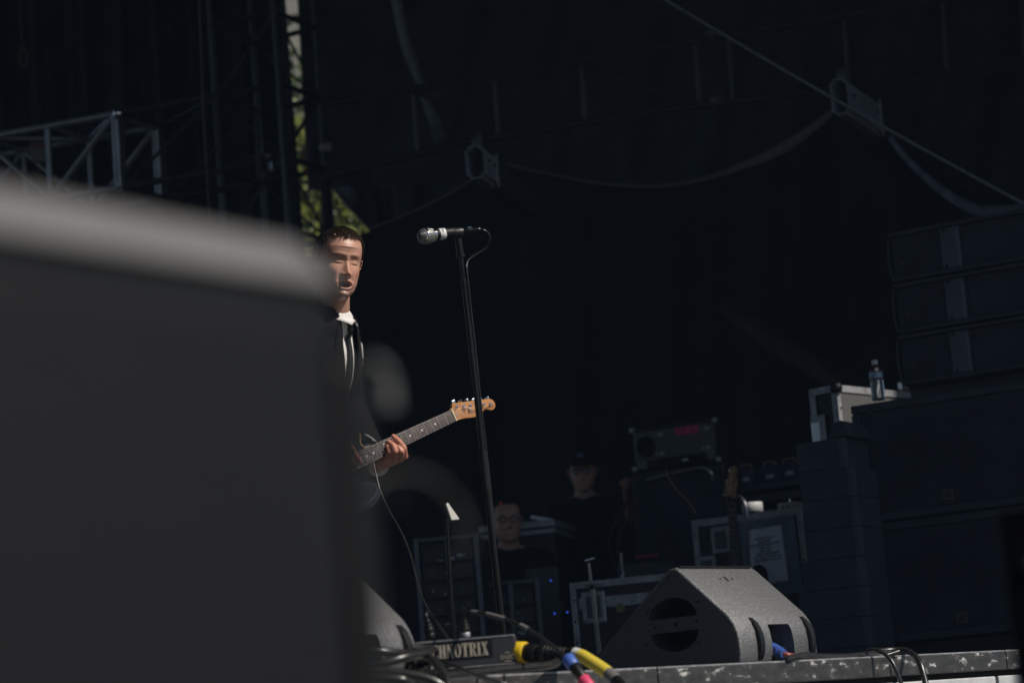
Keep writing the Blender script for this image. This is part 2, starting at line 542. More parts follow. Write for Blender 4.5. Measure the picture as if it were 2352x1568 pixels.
def head_mesh(mouth=1.0, hair_rough=True):
    """face looks along -Y, x to the wearer's left; z = 0 at the eyes; returns mesh + hair shell mesh + scalp samples"""
    th = np.concatenate([np.linspace(-105, 105, 150), np.linspace(105, 255, 44)[1:-1]])
    th = np.radians(th)
    zz = np.concatenate([np.linspace(-.132, .03, 112), np.linspace(.03, .119, 40)[1:]])
    T, Z = np.meshgrid(th, zz)
    a, f, b = interp(Z, HEADW), interp(Z, HEADF), interp(Z, HEADB)
    e = 2 / 2.18
    sx, cx = np.sin(T), np.cos(T)
    X = a * np.sign(sx) * np.abs(sx) ** e
    Yf = np.where(cx >= 0, f, b) * np.sign(cx) * np.abs(cx) ** e
    Y = -Yf
    front = np.clip(cx * 1.6, 0, 1)

    def g(x0, z0, sx_, sz_):
        return np.exp(-((X - x0) / sx_) ** 2 - ((Z - z0) / sz_) ** 2)
    D = np.zeros_like(X)
    for s in (-1, 1):
        D += -0.0068 * g(s * .030, .001, .019, .014)
        D += 0.0062 * g(s * .031, -.002, .0135, .0085)
        D += 0.0030 * g(s * .028, .0215, .022, .009)
        D += 0.0035 * g(s * .046, -.030, .018, .015)
        D += -0.0030 * g(s * .024, -.060, .006, .02) * 1.0
        D += 0.0030 * g(s * .030, -.055, .010, .022)
        D += 0.0080 * g(s * .0135, -.0465, .0058, .0062)
        D += -0.0014 * g(s * .031, -.0105, .014, .003)
    nz = np.clip((.004 - Z) / .050, 0, 1)
    hgt = np.where(Z > .004, .006 * np.exp(-((Z - .004) / .012) ** 2), .006 + .0215 * nz ** 1.1) * np.where(Z < -.0440, np.clip(1 - (-.0440 - Z) / .0135, 0, 1) ** .8, 1)
    D += hgt * np.exp(-(np.abs(X) / (.0068 + .0042 * nz)) ** 2.0)
    D += 0.0045 * g(0, -.0415, .0085, .0085)
    D += 0.003 * g(0, .055, .03, .015)
    mz, mw, mh = -.080, .0240, .0112 * mouth + .001
    rr = np.sqrt((X / mw) ** 2 + ((Z - mz) / mh) ** 2)
    D += -0.018 * np.clip(1 - rr, 0, 1) ** 0.5 * (0.4 + 0.6 * mouth)
    D += 0.0040 * np.exp(-((rr - 1.22) / .30) ** 2)
    D += -0.003 * g(0, -.0995, .016, .004)
    D += 0.0065 * g(0, -.113, .017, .010)
    D += -0.0007 * np.sin((Z - .04) * 520) * np.exp(-((Z - .048) / .016) ** 2 - (X / .035) ** 2) * 0.7
    Y = Y - D * front
    nr, nc = X.shape
    V = np.stack([X, Y, Z], -1).reshape(-1, 3)
    F = []
    for i in range(nr - 1):
        for j in range(nc):
            k = (j + 1) % nc
            F.append((i * nc + j, i * nc + k, (i + 1) * nc + k, (i + 1) * nc + j))
    F.append(tuple(range(nc - 1, -1, -1)))
    F.append(tuple((nr - 1) * nc + j for j in range(nc)))
    me = bpy.data.meshes.new('head')
    me.from_pydata(V.tolist(), [], F)
    me.polygons.foreach_set('use_smooth', [True] * len(F))
    # tint: lips, mouth, closed lids, brows, stubble, flushed cheeks
    C = np.tile(SKIN, (V.shape[0], 1)).reshape(nr, nc, 3)

    def blend(w, col):
        nonlocal C
        w = np.clip(w, 0, 1)[..., None] * (cx > 0)[..., None]
        C = C * (1 - w) + np.array(col) * w
    blend(0.35 * (g(.04, -.04, .022, .022) + g(-.04, -.04, .022, .022)) + 0.3 * g(0, -.04, .014, .016), (.55, .20, .13))
    blend(0.45 * np.exp(-((Z + .1) / .03) ** 2) * (rr > 1.3), (.36, .21, .16))
    blend(np.exp(-((rr - 1.14) / .20) ** 2) * 0.65, (.40, .16, .13))
    blend(np.clip((.98 - rr) / .2, 0, 1), (.07, .025, .022))
    for s in (-1, 1):
        xx = (X - s * .031)
        blend(np.exp(-((Z + .0085 - 8 * xx ** 2) / .0018) ** 2) * (np.abs(xx) < .0155) * 0.85, (.10, .045, .035))
        blend(np.exp(-((Z - .0085 + 5 * xx ** 2) / .002) ** 2) * (np.abs(xx) < .015) * 0.4, (.30, .14, .10))
        blend(np.exp(-((Z - .0215 + 6 * (xx - s * .002) ** 2) / .0034) ** 2) * (np.abs(xx) < .02) * 0.4, (.18, .10, .065))
    a_ = me.color_attributes.new('tint', 'FLOAT_COLOR', 'POINT')
    a_.data.foreach_set('color', np.concatenate([C.reshape(-1, 3), np.ones((V.shape[0], 1))], 1).astype(np.float32).ravel())
    # hair region
    Td = np.degrees(np.abs(T))
    Td = np.where(Td > 180, 360 - Td, Td)
    hl = np.interp(Td, [0, 25, 45, 60, 72, 80, 92, 105, 130, 180], [.078, .080, .079, .073, .058, .025, -.006, .012, -.06, -.075])
    hl = hl + 0.003 * np.sin(T * 37) + 0.002 * np.sin(T * 71)
    off = np.clip((Z - hl) / .014, 0, 1)
    C0 = np.array([0, .01, .015])
    N = V - C0
    N /= np.linalg.norm(N, axis=1)[:, None]
    HV = V + N * (off.reshape(-1, 1) * .005 - .003)
    keep = (off > 0)
    HF = []
    for i in range(nr - 1):
        for j in range(nc):
            k = (j + 1) % nc
            if keep[i, j] or keep[i, k] or keep[i + 1, j] or keep[i + 1, k]:
                HF.append((i * nc + j, i * nc + k, (i + 1) * nc + k, (i + 1) * nc + j))
    HF.append(tuple((nr - 1) * nc + j for j in range(nc)))
    idx = np.where((off > 0.05).ravel())[0]
    return me, (HV, HF), (V, N, idx)


def ear_mesh():
    b = Blob()
    for s in (-1, 1):
        rot = Euler((R(-8), R(s * 12), R(s * -28))).to_matrix()
        c = Vector((s * .0735, .012, -.010))
        n = 14
        for k in range(n):
            a = 2 * math.pi * k / n
            q = rot @ Vector((s * (.006 + .004 * math.cos(a * 0.5)), math.cos(a) * .0135, math.sin(a) * .026 + .003))
            b.ball(c + q, .0048 if math.sin(a) > -.6 else .0065, sub=2)
        b.ball(c + rot @ Vector((0, -.002, 0)), (.004, .012, .022), rot)
    return b.mesh(.0025, 3)


def make_hair(parent, M, V, N, idx, HV, HF, count, length, mtl, thick=.0007):
    mb = MB()
    mb.add([M @ Vector(p) for p in HV], HF, True)
    pick = rng.choice(idx, count)
    for i in pick:
        p = Vector(V[i]) + Vector(N[i]) * .003
        n = Vector(N[i])
        comb = Vector((p.x * 2.5, -1.0, -0.35 + rng.normal(0, .15)))
        comb = (comb - n * comb.dot(n)).normalized()
        sd = n.cross(comb)
        L = length * (0.6 + 0.7 * rng.random())
        d1 = (comb + n * (0.45 + 0.3 * rng.random()) + sd * rng.normal(0, .22)).normalized()
        p1 = p + d1 * L * 0.55
        p2 = p1 + (d1 * 0.7 + comb * 0.5 - n * 0.25).normalized() * L * 0.45
        w_ = sd * thick * (0.8 + rng.random())
        q = [p - w_, p + w_, p + n * thick, p1 - w_ * .9, p1 + w_ * .9, p1 + n * thick, p2]
        mb.add([M @ k for k in q], [(0, 1, 4, 3), (1, 2, 5, 4), (2, 0, 3, 5), (3, 4, 6), (4, 5, 6), (5, 3, 6)])
    return mb.build('hair', mtl, parent, recalc=False)


# ------------------------------------------------------------------ stage axes
E = Vector((0.65, 0.76, 0)).normalized()      # along the stage front, to the right and away
NO = Vector((E.y, -E.x, 0))                   # outwards, to the audience
YAW = math.atan2(E.y, E.x)
EDGE0 = P(1400, 1531, 5.62 * 1.133)
EDGE0.z = 0
QA = Vector((0.871, -0.491, 0)).normalized()  # front of the side fill, to the right
YAW2 = math.atan2(QA.y, QA.x)


def edge_at(u):
    """distance along E where the deck edge crosses image column u"""
    lo, hi = -6.0, 8.0
    for _ in range(50):
        t = (lo + hi) / 2
        q = EDGE0 + E * t - CAM
        x = 1176 + FPX * q.dot(_Rt) / q.dot(_F)
        if x < u:
            lo = t
        else:
            hi = t
    return t


# ================================================================== setting
mb = MB()
mb.add([(-600, -600, -1.65), (600, -600, -1.65), (600, 600, -1.65), (-600, 600, -1.65)], [(0, 1, 2, 3)])
g = mb.build('ground', mat('trodden_ground', (0.050, 0.047, 0.043), 0.9, col2=(0.035, 0.042, 0.02), mix=(0.4, 0.6), vscale=0.6, var=0.2, bump=0.3, bscale=20))
g['kind'] = 'structure'

# stage floor: deck sheet + separate edge trims and fascia panels
fl = thing('stage_floor', None, None, EDGE0, YAW)
fl['kind'] = 'structure'
MB().box((2, 9.0, -0.06), (30, 17.9, 0.112)).build('deck_board', M_DECK, fl)
cuts = [-7.0, -4.6, -2.2, edge_at(1080), edge_at(1495), edge_at(2028), edge_at(2296), edge_at(2296) + 2.2, edge_at(2296) + 4.4]
trim_first = None
for i, (a, b) in enumerate(zip(cuts[:-1], cuts[1:])):
    o = MB().box(((a + b) / 2, 0.012, -0.027), (b - a - 0.006, 0.07, 0.058), bev=0.003).build('edge_trim', M_DECKE, fl)
    MB().box(((a + b) / 2, 0.004, 0.0045), (b - a - 0.006, 0.05, 0.004)).build('trim_lip', M_ALUM, fl)
pc = [-7.0, -5, -3, -1.0, edge_at(1500), edge_at(2284), edge_at(2284) + 1.6, edge_at(2284) + 3.4]
for a, b in zip(pc[:-1], pc[1:]):
    MB().box(((a + b) / 2 - 0.01, 0.006, -0.345), (b - a - 0.02, 0.025, 0.54), bev=0.004).build('fascia_panel', M_GALV, fl)
for t in (edge_at(2310), edge_at(1480) + 0.02):
    MB().cyl((t, 0.09, -1.65), (t, 0.09, -0.07), 0.024).build('deck_leg', M_STEELB, fl)

# unseen stage roof; right wing and slots added to shape sun and shade
ZR = 8.2


def roof_pt(s, r):
    q = E * s + NO * r
    return Vector((q.x, q.y, ZR))


rt = thing('stage_roof', 'unseen black stage roof, its wing and slots shaped for sun and shade', 'stage roof', (0, 0, ZR))
RE = 0.15
ROOF = [(-9, 8.9, -17.9, RE), (8.9, 11.3, -17.9, 4.6), (11.3, 11.85, -17.9, -.1), (11.3, 11.85, .62, 4.6), (11.85, 12.2, -17.9, 4.6),
        (12.2, 12.39, -17.9, -.63), (12.2, 12.39, -.46, 4.6), (12.39, 24, -17.9, 4.6)]  # extra panels shade the side fill; slots let sun reach case and tape roll
for (s0, s1, r0, r1) in ROOF:
    ps = [roof_pt(s0, r0), roof_pt(s1, r0), roof_pt(s1, r1), roof_pt(s0, r1)]
    vs = [p + Vector((0, 0, dz)) - Vector((0, 0, ZR)) for dz in (0, 0.05) for p in ps]
    MB().add(vs, [(0, 1, 2, 3), (7, 6, 5, 4), (0, 4, 5, 1), (1, 5, 6, 2), (2, 6, 7, 3), (3, 7, 4, 0)]).build('roof_panel', M_TENT, rt)

# unseen black scrim added on the left to block sky light
sc_ = thing('shade_scrim', 'added black scrim wall blocking sky light, unseen at left', 'scrim', (-7.2, 1.5, -1.65), R(84))
MB().box((0, 0, 5), (15, .05, 10)).build('cloth', mat('black_scrim', (.012, .012, .013), .9, spec=.1), sc_)
for x in (-7.4, 0, 7.4):
    MB().cyl((x, .08, 0), (x, .08, 10.2), .03).build('pole', MATS['dark_steel'], sc_)

# unseen pleated drape added on the right to cut sky light backstage
vs_, fs_ = [], []
for i in range(161):
    t = i / 160
    q = Vector((4.3, 11.8, 0)).lerp(Vector((7.2, 25.5, 0)), t) + Vector((.08 * math.sin(t * 130), 0, 0))
    vs_ += [q, q + Vector((0, 0, 8.15))]
    if i < 160:
        fs_.append((2 * i, 2 * i + 1, 2 * i + 3, 2 * i + 2))
o = MB().add(vs_, fs_, True).build('shade_drape', M_CLOTH)
settle(o)
tag(o, 'added pleated black drape blocking sky light, unseen beyond the side fill', 'drape')

# ------------------------------------------------------------------ drapes and tarps


def drape(name, label, uL, uR, v0, v1, d, amp, nf, m, nu=90, nv=40, sway=0.0, cat='drape', tilt=0.0, seed=0.0, vb=None, vt=None):
    vs, fs = [], []
    for j in range(nv + 1):
        t = j / nv
        for i in range(nu + 1):
            s = i / nu
            vv0, vv1 = (vt(s) if vt else v0), (vb(s) if vb else v1)
            v = vv0 + (vv1 - vv0) * t
            u = uL(v) + (uR(v) - uL(v)) * s
            ph = s * nf * 2 * math.pi + sway * t + seed
            dd = d + tilt * t + amp * (math.sin(ph) + 0.5 * math.sin(ph * 2.3 + 1 + t * 2) + 0.9 * noise.noise(Vector((s * nf * 0.7, t * 2.1, seed))))
            vs.append(P(u, v, dd))
    n = nu + 1
    for j in range(nv):
        for i in range(nu):
            fs.append((j * n + i, j * n + i + 1, (j + 1) * n + i + 1, (j + 1) * n + i))
    o = MB().add(vs, fs, True).build(name, m)
    md = o.modifiers.new('thickness', 'SOLIDIFY')
    md.thickness = 0.004
    settle(o)
    return tag(o, label, cat)


def lin(*pts):
    return lambda v: float(np.interp(v, [p[0] for p in pts], [p[1] for p in pts]))


drape('stage_drape', 'black pleated drape filling the left behind the lattice tower', lambda v: -900, lin((-300, 630), (0, 655), (540, 697), (1900, 800)), -260, 1900, 24, 0.16, 17, M_CLOTH, nu=180, sway=1.2)
drape('roof_tarp', 'wrinkled black tarp hanging right of the lattice tower above the tent', lin((-300, 660), (0, 683), (440, 707), (520, 715)), lambda v: 2900, -260, 520, 23.0, 0.04, 11, M_TARP, nu=220, nv=60, sway=6.0, tilt=-1.0, seed=3.1,
      vb=lambda s: float(np.interp(s, [0, .027, .063, .12, .3, 1], [438, 436, 528, 540, 560, 600])))
drape('tent_wall', 'flat black inner wall of the backstage tent behind the crew', lambda v: 690, lambda v: 2900, 400, 1750, 19.5, 0.04, 9, M_TENT, nu=200, seed=1.7,
      vt=lambda s: float(np.interp(690 + 2210 * s, [690, 848, 1040, 1092, 1165, 1250, 1370, 1500, 1610, 1720, 1800, 1860, 1912, 1985, 2085, 2150, 2262, 2400], [600, 531, 446, 414, 384, 400, 422, 430, 414, 378, 340, 302, 262, 262, 372, 430, 492, 486])))

# pale hems of the tent cloth


def ribbon(name, label, pts, widths, m, cat='hem', thick=0.006, k=8):
    """band following (u,v,d) points, its width measured in image units across the path"""
    c = spline([Vector(p) for p in pts], k)
    n = len(c)
    ws = np.interp(np.linspace(0, 1, n), np.linspace(0, 1, len(widths)), widths)
    mb = MB()
    vs = []
    for i, q in enumerate(c):
        t = c[min(i + 1, n - 1)] - c[max(i - 1, 0)]
        nn = Vector((-t.y, t.x, 0)).normalized()
        for sgn in (-1, 1):
            vs.append(P(q.x + nn.x * sgn * ws[i] / 2, q.y + nn.y * sgn * ws[i] / 2, q.z - 0.02 * sgn))
    for i in range(n - 1):
        mb.add([], [])
    fs = [(2 * i, 2 * i + 1, 2 * i + 3, 2 * i + 2) for i in range(n - 1)]
    o = MB().add(vs, fs, True).build(name, m)
    md = o.modifiers.new('thickness', 'SOLIDIFY')
    md.thickness = thick
    settle(o)
    return tag(o, label, cat)


ribbon('tent_hem', 'thin brownish hem sloping down left from the smaller beam end', [(1090, 412, 15), (1040, 442, 15.2), (960, 482, 15.6), (848, 528, 16)], [9, 8, 7, 5], M_HEM)
ribbon('tent_hem', 'long sagging cloth hem hung between the two beam ends', [(1165, 378, 15.3), (1250, 397, 15.5), (1370, 420, 15.7), (1500, 428, 15.8), (1610, 412, 15.7), (1720, 376, 15.5), (1800, 340, 15.3), (1860, 300, 15.1), (1912, 258, 15)], [4, 4, 5, 6, 9, 16, 26, 20, 12], M_HEM)
ribbon('tent_hem', 'pale grey cloth edge drooping right from the larger beam', [(1985, 250, 15), (2030, 300, 15.1), (2085, 368, 15.3), (2150, 428, 15.5), (2210, 468, 15.6), (2262, 486, 15.7), (2380, 482, 15.8)], [7, 10, 14, 18, 22, 26, 30], M_STRIP)
ribbon('tarp_roll', 'dull brown roll of tarp slanting down above the flight case', [(1660, 700, 16.5), (1740, 760, 16.4), (1830, 815, 16.3), (1930, 880, 16.2)], [30, 46, 50, 42], mat('brown_tarp', (.032, .026, .022), .7, var=.4, vscale=4), cat='tarp')
ribbon('hanging_strip', 'pale blue grey fabric strip hanging down from the top edge', [(905, -30, 20), (914, 20, 20), (930, 95, 20), (950, 150, 20), (968, 195, 20)], [24, 23, 24, 23, 20], M_STRIP, cat='fabric strip')
ribbon('hanging_strip', 'crumpled pale fabric piece under the hanging strip', [(968, 215, 20.4), (985, 250, 20.3), (1000, 285, 20.3), (1012, 325, 20.5)], [10, 20, 28, 26], M_STRIP, cat='fabric strip')
ribbon('torn_tarp', 'torn tarp edge hanging diagonally beside the green gap', [(768, 436, 20.5), (800, 474, 20.5), (848, 526, 20.5)], [6, 7, 6], M_STRIP, cat='tarp')
drape('tarp_flap', 'loose black tarp flap between the green gap and smaller beam', lin((425, 762), (540, 862)), lin((425, 1110), (540, 1120)), 425, 545, 20.8, 0.08, 3, M_TARP, nu=30, nv=14, sway=3, cat='tarp', seed=2)

# ------------------------------------------------------------------ truss work


def rods(name, label, cat, segs, group=None):
    """segs: (part name, p0, p1, radius, material)"""
    base = min((s[1] for s in segs), key=lambda p: p.z).copy()
    t = thing(name, label, cat, base, 0, group)
    for nm, a, b, r, m in segs:
        MB().cyl(a - base, b - base, r, n=10).build(nm, m, t)
    return t


# lattice tower
tc_ = P(617, 250, 22)
tower = thing('lattice_tower', 'tall dark four-legged lattice tower with crossed bracing', 'tower', (tc_.x, tc_.y, -1.65))
corn = [Vector((0.485 * math.cos(R(a)), 0.485 * math.sin(R(a)), 0)) for a in (-72, 18, 108, 198)]
for c in corn:
    MB().cyl(c, c + Vector((0, 0, 10.4)), 0.026).build('leg', M_STEELB, tower)
zs0 = P(560, 58, 22).z + 1.65
step = 0.668
lev = [zs0 + step * k for k in range(-9, 3)]
for k in range(4):
    a, b = corn[k], corn[(k + 1) % 4]
    for i, z in enumerate(lev):
        MB().cyl(a + Vector((0, 0, z)), b + Vector((0, 0, z)), 0.027, n=8).build('rung', M_BLACK, tower)
        if i < len(lev) - 1:
            p, q = (a, b) if (i + k) % 2 else (b, a)
            MB().cyl(p + Vector((0, 0, z)), q + Vector((0, 0, z + step)), 0.013, n=8).build('brace', M_STEEL, tower)
zq = P(757, 470, 22).z + 1.65
MB().cyl(corn[1] + Vector((0, 0, zq - 1.2)), corn[1] + Vector((0, 0, zq + .27)), .055, n=14).build('leg_sleeve', M_BLACK, tower)
# clamp on the right leg, motor and chain inside
cl = P(748, 340, 21.9) - Vector((tc_.x, tc_.y, -1.65))
MB().box(cl, (0.11, 0.08, 0.075), bev=0.01).cyl(cl + Vector((-0.03, -.05, 0)), cl + Vector((0.05, -.05, 0)), 0.02).build('clamp', M_ALU, tower)
for (u, v, sx, sz, m, nm) in ((590, 375, .20, .15, M_STEEL, 'hoist_motor'), (616, 372, .05, .13, M_ALU, 'hoist_cover'), (600, 350, .03, .012, M_YELS, 'hoist_hook')):
    q = P(u, v, 21.8) - Vector((tc_.x, tc_.y, -1.65))
    MB().box(q, (sx, .12, sz), bev=0.012).build(nm, m, tower)
q = P(702, 378, 22) - Vector((tc_.x, tc_.y, -1.65))
MB().tube(spline([q + Vector(k) for k in ((0, 0, .14), (-.02, 0, .05), (.02, 0, 0), (0, 0, -.1))]), .012, 6).build('red_strap', M_RED, tower)

# left aluminium box truss


def box_truss(name, label, A, B, w_, h_, bays, r, rb, m, mb_, cat='truss'):
    A, B = Vector(A), Vector(B)
    dr = (B - A)
    bk = Vector((-dr.y, dr.x, 0)).normalized() * w_
    up = Vector((0, 0, -h_))
    t = thing(name, label, cat, A + up)
    O = A + up
    for o in (Vector(), bk, up, bk + up):
        MB().cyl(A + o - O, B + o - O, r, n=10).build('chord', m, t)
    for i in range(bays + 1):
        q = A + dr * (i / bays)
        for a, b in ((q, q + up), (q + bk, q + bk + up), (q, q + bk), (q + up, q + up + bk)):
            MB().cyl(a - O, b - O, rb * (1.6 if i == bays else 1), n=8).build('post', mb_, t)
        if i < bays:
            q2 = A + dr * ((i + 1) / bays)
            for a, b in ((q, q2 + up), (q + bk, q2 + bk + up), (q, q2 + bk)) if i % 2 else ((q + up, q2), (q + bk + up, q2 + bk), (q + bk, q2)):
                MB().cyl(a - O, b - O, rb, n=8).build('diagonal', mb_, t)
    return t


M_TRUSS = mat('truss_aluminium', (0.34, 0.34, 0.36), 0.35, metal=0.6, var=0.2, vscale=12)
M_TRUSSD = mat('dull_truss', (0.10, 0.105, 0.115), 0.45, metal=0.4, var=0.2, vscale=12)
ta, tb = P(-190, 345, 16.4), P(264, 262, 15.7)
box_truss('box_truss', 'bare aluminium box truss above the blurred speaker at left', ta, tb, 0.46, 0.49, 3, 0.024, 0.019, M_TRUSS, M_TRUSS)
tcA, tcB = P(278, 259, 15.68), P(496, 220, 15.35)
box_truss('box_truss', 'dark painted box truss joining the aluminium truss to the tower', tcA, tcB, 0.46, 0.49, 1, 0.022, 0.012, M_STEEL, M_STEEL)
for uu, vv in ((271, 261), (285, 424)):
    o = MB().lathe([(0.0, -.03), (.028, -.03), (.034, 0), (.028, .03), (0, .03)], 12).build('truss_coupler', M_CHROME)
    o.location = P(uu, vv, 15.65)
    tag(o, 'round steel coupler joining the %s chords of the left trusses' % ('upper' if vv < 300 else 'lower'), 'coupler')
o = MB().box((0, 0, 0), (.10, .05, .17), bev=.01).build('chain_motor_box', mat('dull_grey_box', (.20, .19, .20), .6))
o.location = P(88, 345, 16.3)
tag(o, 'small grey box with a dark stripe hung inside the left truss', 'motor box')
b2 = MB().box((0, -0.026, .02), (.098, .004, .016)).build('stripe', M_RED, o)

# rope with shackle top left, thin chain at the tower
o = MB().tube([P(43, -60, 17), P(47, 60, 17), P(52, 108, 17)], .006, 6).tube(spline([P(52, 108, 17), P(46, 125, 17), P(50, 150, 17), P(60, 150, 17), P(62, 125, 17), P(53, 108, 17)]), .012, 6).build('lifting_rope', mat('olive_rope', (.06, .075, .05), .8))
settle(o)
tag(o, 'thin rope with a looped shackle hanging at top left', 'rope')
o = MB().tube([P(455, -60, 15), P(466, 250, 15), P(482, 520, 15)], .006, 6).build('hoist_chain', mat('brown_chain', (.12, .10, .085), .6))
settle(o)
tag(o, 'long thin hoist chain hanging just left of the tower', 'chain')

# dark roof truss in front of the tarp
M_TR2 = mat('faint_truss_steel', (0.09, 0.10, 0.125), 0.5, metal=0.2, var=0.2)
sg = []
D2 = 18.2


def up_ch(u): return float(np.interp(u, [740, 1531, 2500], [241, 102, -60]))
def lo_ch(u): return float(np.interp(u, [740, 1092, 1531, 2000, 2500], [408, 322, 253, 196, 120]))


sg.append(('chord', P(740, up_ch(740), D2), P(2500, up_ch(2500), D2 - .5), .03, M_STEEL))
for a, b in ((740, 1092), (1092, 1531), (1531, 2000), (2000, 2500)):
    sg.append(('chord', P(a, lo_ch(a), D2), P(b, lo_ch(b), D2), .032, M_STEEL))
us = [955, 1141, 1341, 1603, 1680, 1945, 2172, 2352]
for i, u in enumerate(us):
    dx = 10
    sg.append(('post', P(u - dx / 2, up_ch(u) + 6, D2), P(u + dx / 2, lo_ch(u) - 4, D2), .021, M_TR2))
for a, b in ((955, 762), (955, 1141), (1341, 1141), (1341, 1600), (1945, 1690), (1945, 2172), (2352, 2172)):
    sg.append(('diagonal', P(a, up_ch(a) + 6, D2 + .05), P(b, lo_ch(b) - 4, D2 + .05), .014, M_STEEL))
rods('roof_truss', 'long dark roof truss running up to the right across the tarp', 'truss', sg)
for (u, v) in ((1633, 78), (1640, 232)):
    o = MB().box((0, 0, 0), (.08, .05, .045), bev=.008).cyl((.03, -.02, -.02), (.055, -.02, .02), .022).tube([(0, -.02, -.02), (.0, -.02, -.07)], .006, 6).build('truss_clamp', M_TRUSSD)
    o.location = P(u, v, 17.9)
    tag(o, 'small metal clamp on the %s chord of the roof truss' % ('upper' if v < 100 else 'lower'), 'clamp')


# extruded beams


def beam(label, end, far, wpx, hpx, inner, stub=0.36):
    e0, e1 = P(*end), P(*far)
    ax = (e1 - e0)
    L = ax.length
    ax.normalize()
    side = ax.cross(Vector((0, 0, 1))).normalized()
    up = side.cross(ax).normalized()
    t = thing('tent_beam', label, 'beam', M=axes_matrix(e0, side, ax, up))
    W, H, n = wpx, hpx, wpx * 0.2
    prof = [(-W / 2, -H / 2 + n), (-W / 2 + n, -H / 2 + n), (-W / 2 + n, -H / 2), (W / 2 - n, -H / 2), (W / 2 - n, -H / 2 + n), (W / 2, -H / 2 + n), (W / 2, H / 2 - n), (W / 2 - n, H / 2 - n), (W / 2 - n, H / 2), (-W / 2 + n, H / 2), (-W / 2 + n, H / 2 - n), (-W / 2, H / 2 - n)]
    k = 0.93
    pin = [(x * k, y * k * 1.02) for x, y in prof]
    nn = len(prof)
    mbx = MB()
    vs = []
    Lf, L = L, stub
    for yy, pr in ((0, prof), (L, prof), (0, pin), (L, pin)):
        vs += [Vector((x, yy, z)) for x, z in pr]
    fs = []
    for i in range(nn):
        j = (i + 1) % nn
        fs += [(i, j, nn + j, nn + i), (2 * nn + i, 3 * nn + i, 3 * nn + j, 2 * nn + j), (i, 2 * nn + i, 2 * nn + j, j), (nn + i, nn + j, 3 * nn + j, 3 * nn + i)]
    mbx.add(vs, fs)
    mbx.build('extrusion', inner, t)
    MB().box((0, stub + (Lf - stub) / 2, 0), (W * .8, Lf - stub - .004, H * .8), bev=.008).build('rafter', mat('brown_black_rafter', (.05, .042, .038), .6, var=.3), t)
    MB().box((0, .1, H / 2 + .03), (W * .55, .05, .06), bev=.01).cyl((-W * .2, .1, H / 2 + .06), (W * .35, .1, H / 2 + .075), .022).build('hook_bracket', M_TRUSSD, t)
    MB().box((W / 2 + .004, stub - .02, 0), (.012, .02, H * 1.06)).build('splice_plate', M_TRUSS, t)
    for yy in (.12, stub - .1):
        MB().cyl((W / 2, yy, 0.02), (W / 2 + .012, yy, 0.02), .012, n=8).build('bolt', M_STEEL, t)
    return t


M_BEAM = mat('beam_aluminium', (0.42, 0.45, 0.52), 0.45, metal=0.3, var=0.2, vscale=6)
beam('grey hollow tent beam end sticking out above the microphone', (1091, 372, 14.6), (1225, 476, 16.2), .115, .20, M_BEAM)
beam('larger grey hollow tent beam end at upper right under the wire', (1928, 222, 14.3), (2330, 500, 18.6), .105, .215, M_BEAM, 0.75)

# diagonal wire rope (laid strands)
A, B = P(1177, -214, 11.45), P(2773, 690, 10.35)
mb = MB()
xx, yy, zz_ = frame(B - A)
Lw = (B - A).length
for k in range(4):
    pts = []
    for i in range(420):
        t = i / 419
        a = t * Lw * 60 + k * math.pi / 2
        sag = Vector((0, 0, -0.05 * math.sin(math.pi * t)))
        pts.append(A + (B - A) * t + sag + (xx * math.cos(a) + yy * math.sin(a)) * 0.0048)
    mb.tube(pts, .0043, 5)
o = mb.build('wire_rope', M_ROPE)
settle(o)
tag(o, 'twisted steel wire rope running diagonally across the upper right', 'rope')

# ------------------------------------------------------------------ outside: trees and building behind the gap


def tree(label, base, h, rad, n, seed, hue):
    rg = np.random.default_rng(seed)
    t = thing('tree', label, 'tree', base)
    MB().tube(spline([(0, 0, 0), (.1, .05, h * .3), (-.05, .1, h * .6), (.1, 0, h * .92)]), .2, 10, rad=list(np.linspace(.28, .05, 25))).build('trunk', mat('bark', (.09, .065, .045), .9, var=.3, vscale=10), t)
    limbs = MB()
    cents = []
    for k in range(16):
        z = h * (.3 + .62 * rg.random())
        a = rg.random() * 6.28
        L = rad * (.5 + .5 * rg.random()) * (1.15 - abs(z / h - .6))
        e = Vector((math.cos(a) * L, math.sin(a) * L, z + L * .5))
        limbs.tube(spline([(0, 0, z), (e.x * .5, e.y * .5, z + L * .15), e]), .05, 6, rad=list(np.linspace(.09, .015, 17)))
        cents.append(e)
        cents.append(e * .65 + Vector((0, 0, z * .35 + .3)))
    limbs.build('branch', MATS['bark'], t)
    V, F = [], []
    for i in range(n):
        c = cents[rg.integers(len(cents))]
        q = np.array(c) + rg.normal(0, 1, 3) * np.array((.62, .62, .48)) * rad * .38
        s = .055 + .055 * rg.random()
        ax = rg.normal(0, 1, 3)
        ax /= np.linalg.norm(ax)
        bx = np.cross(ax, rg.normal(0, 1, 3))
        bx /= np.linalg.norm(bx)
        o = len(V)
        V += [q - ax * s, q + bx * s * .5, q + ax * s, q - bx * s * .5]
        F.append((o, o + 1, o + 2, o + 3))
    o = MB().add(V, F).build('crown', mat(hue[0], hue[1], .5, var=.5, vscale=1.2, spec=.4), t, recalc=False)
    return t


def gp(u, d):
    q = P(u, 1500, d)
    return Vector((q.x, q.y, -1.65))


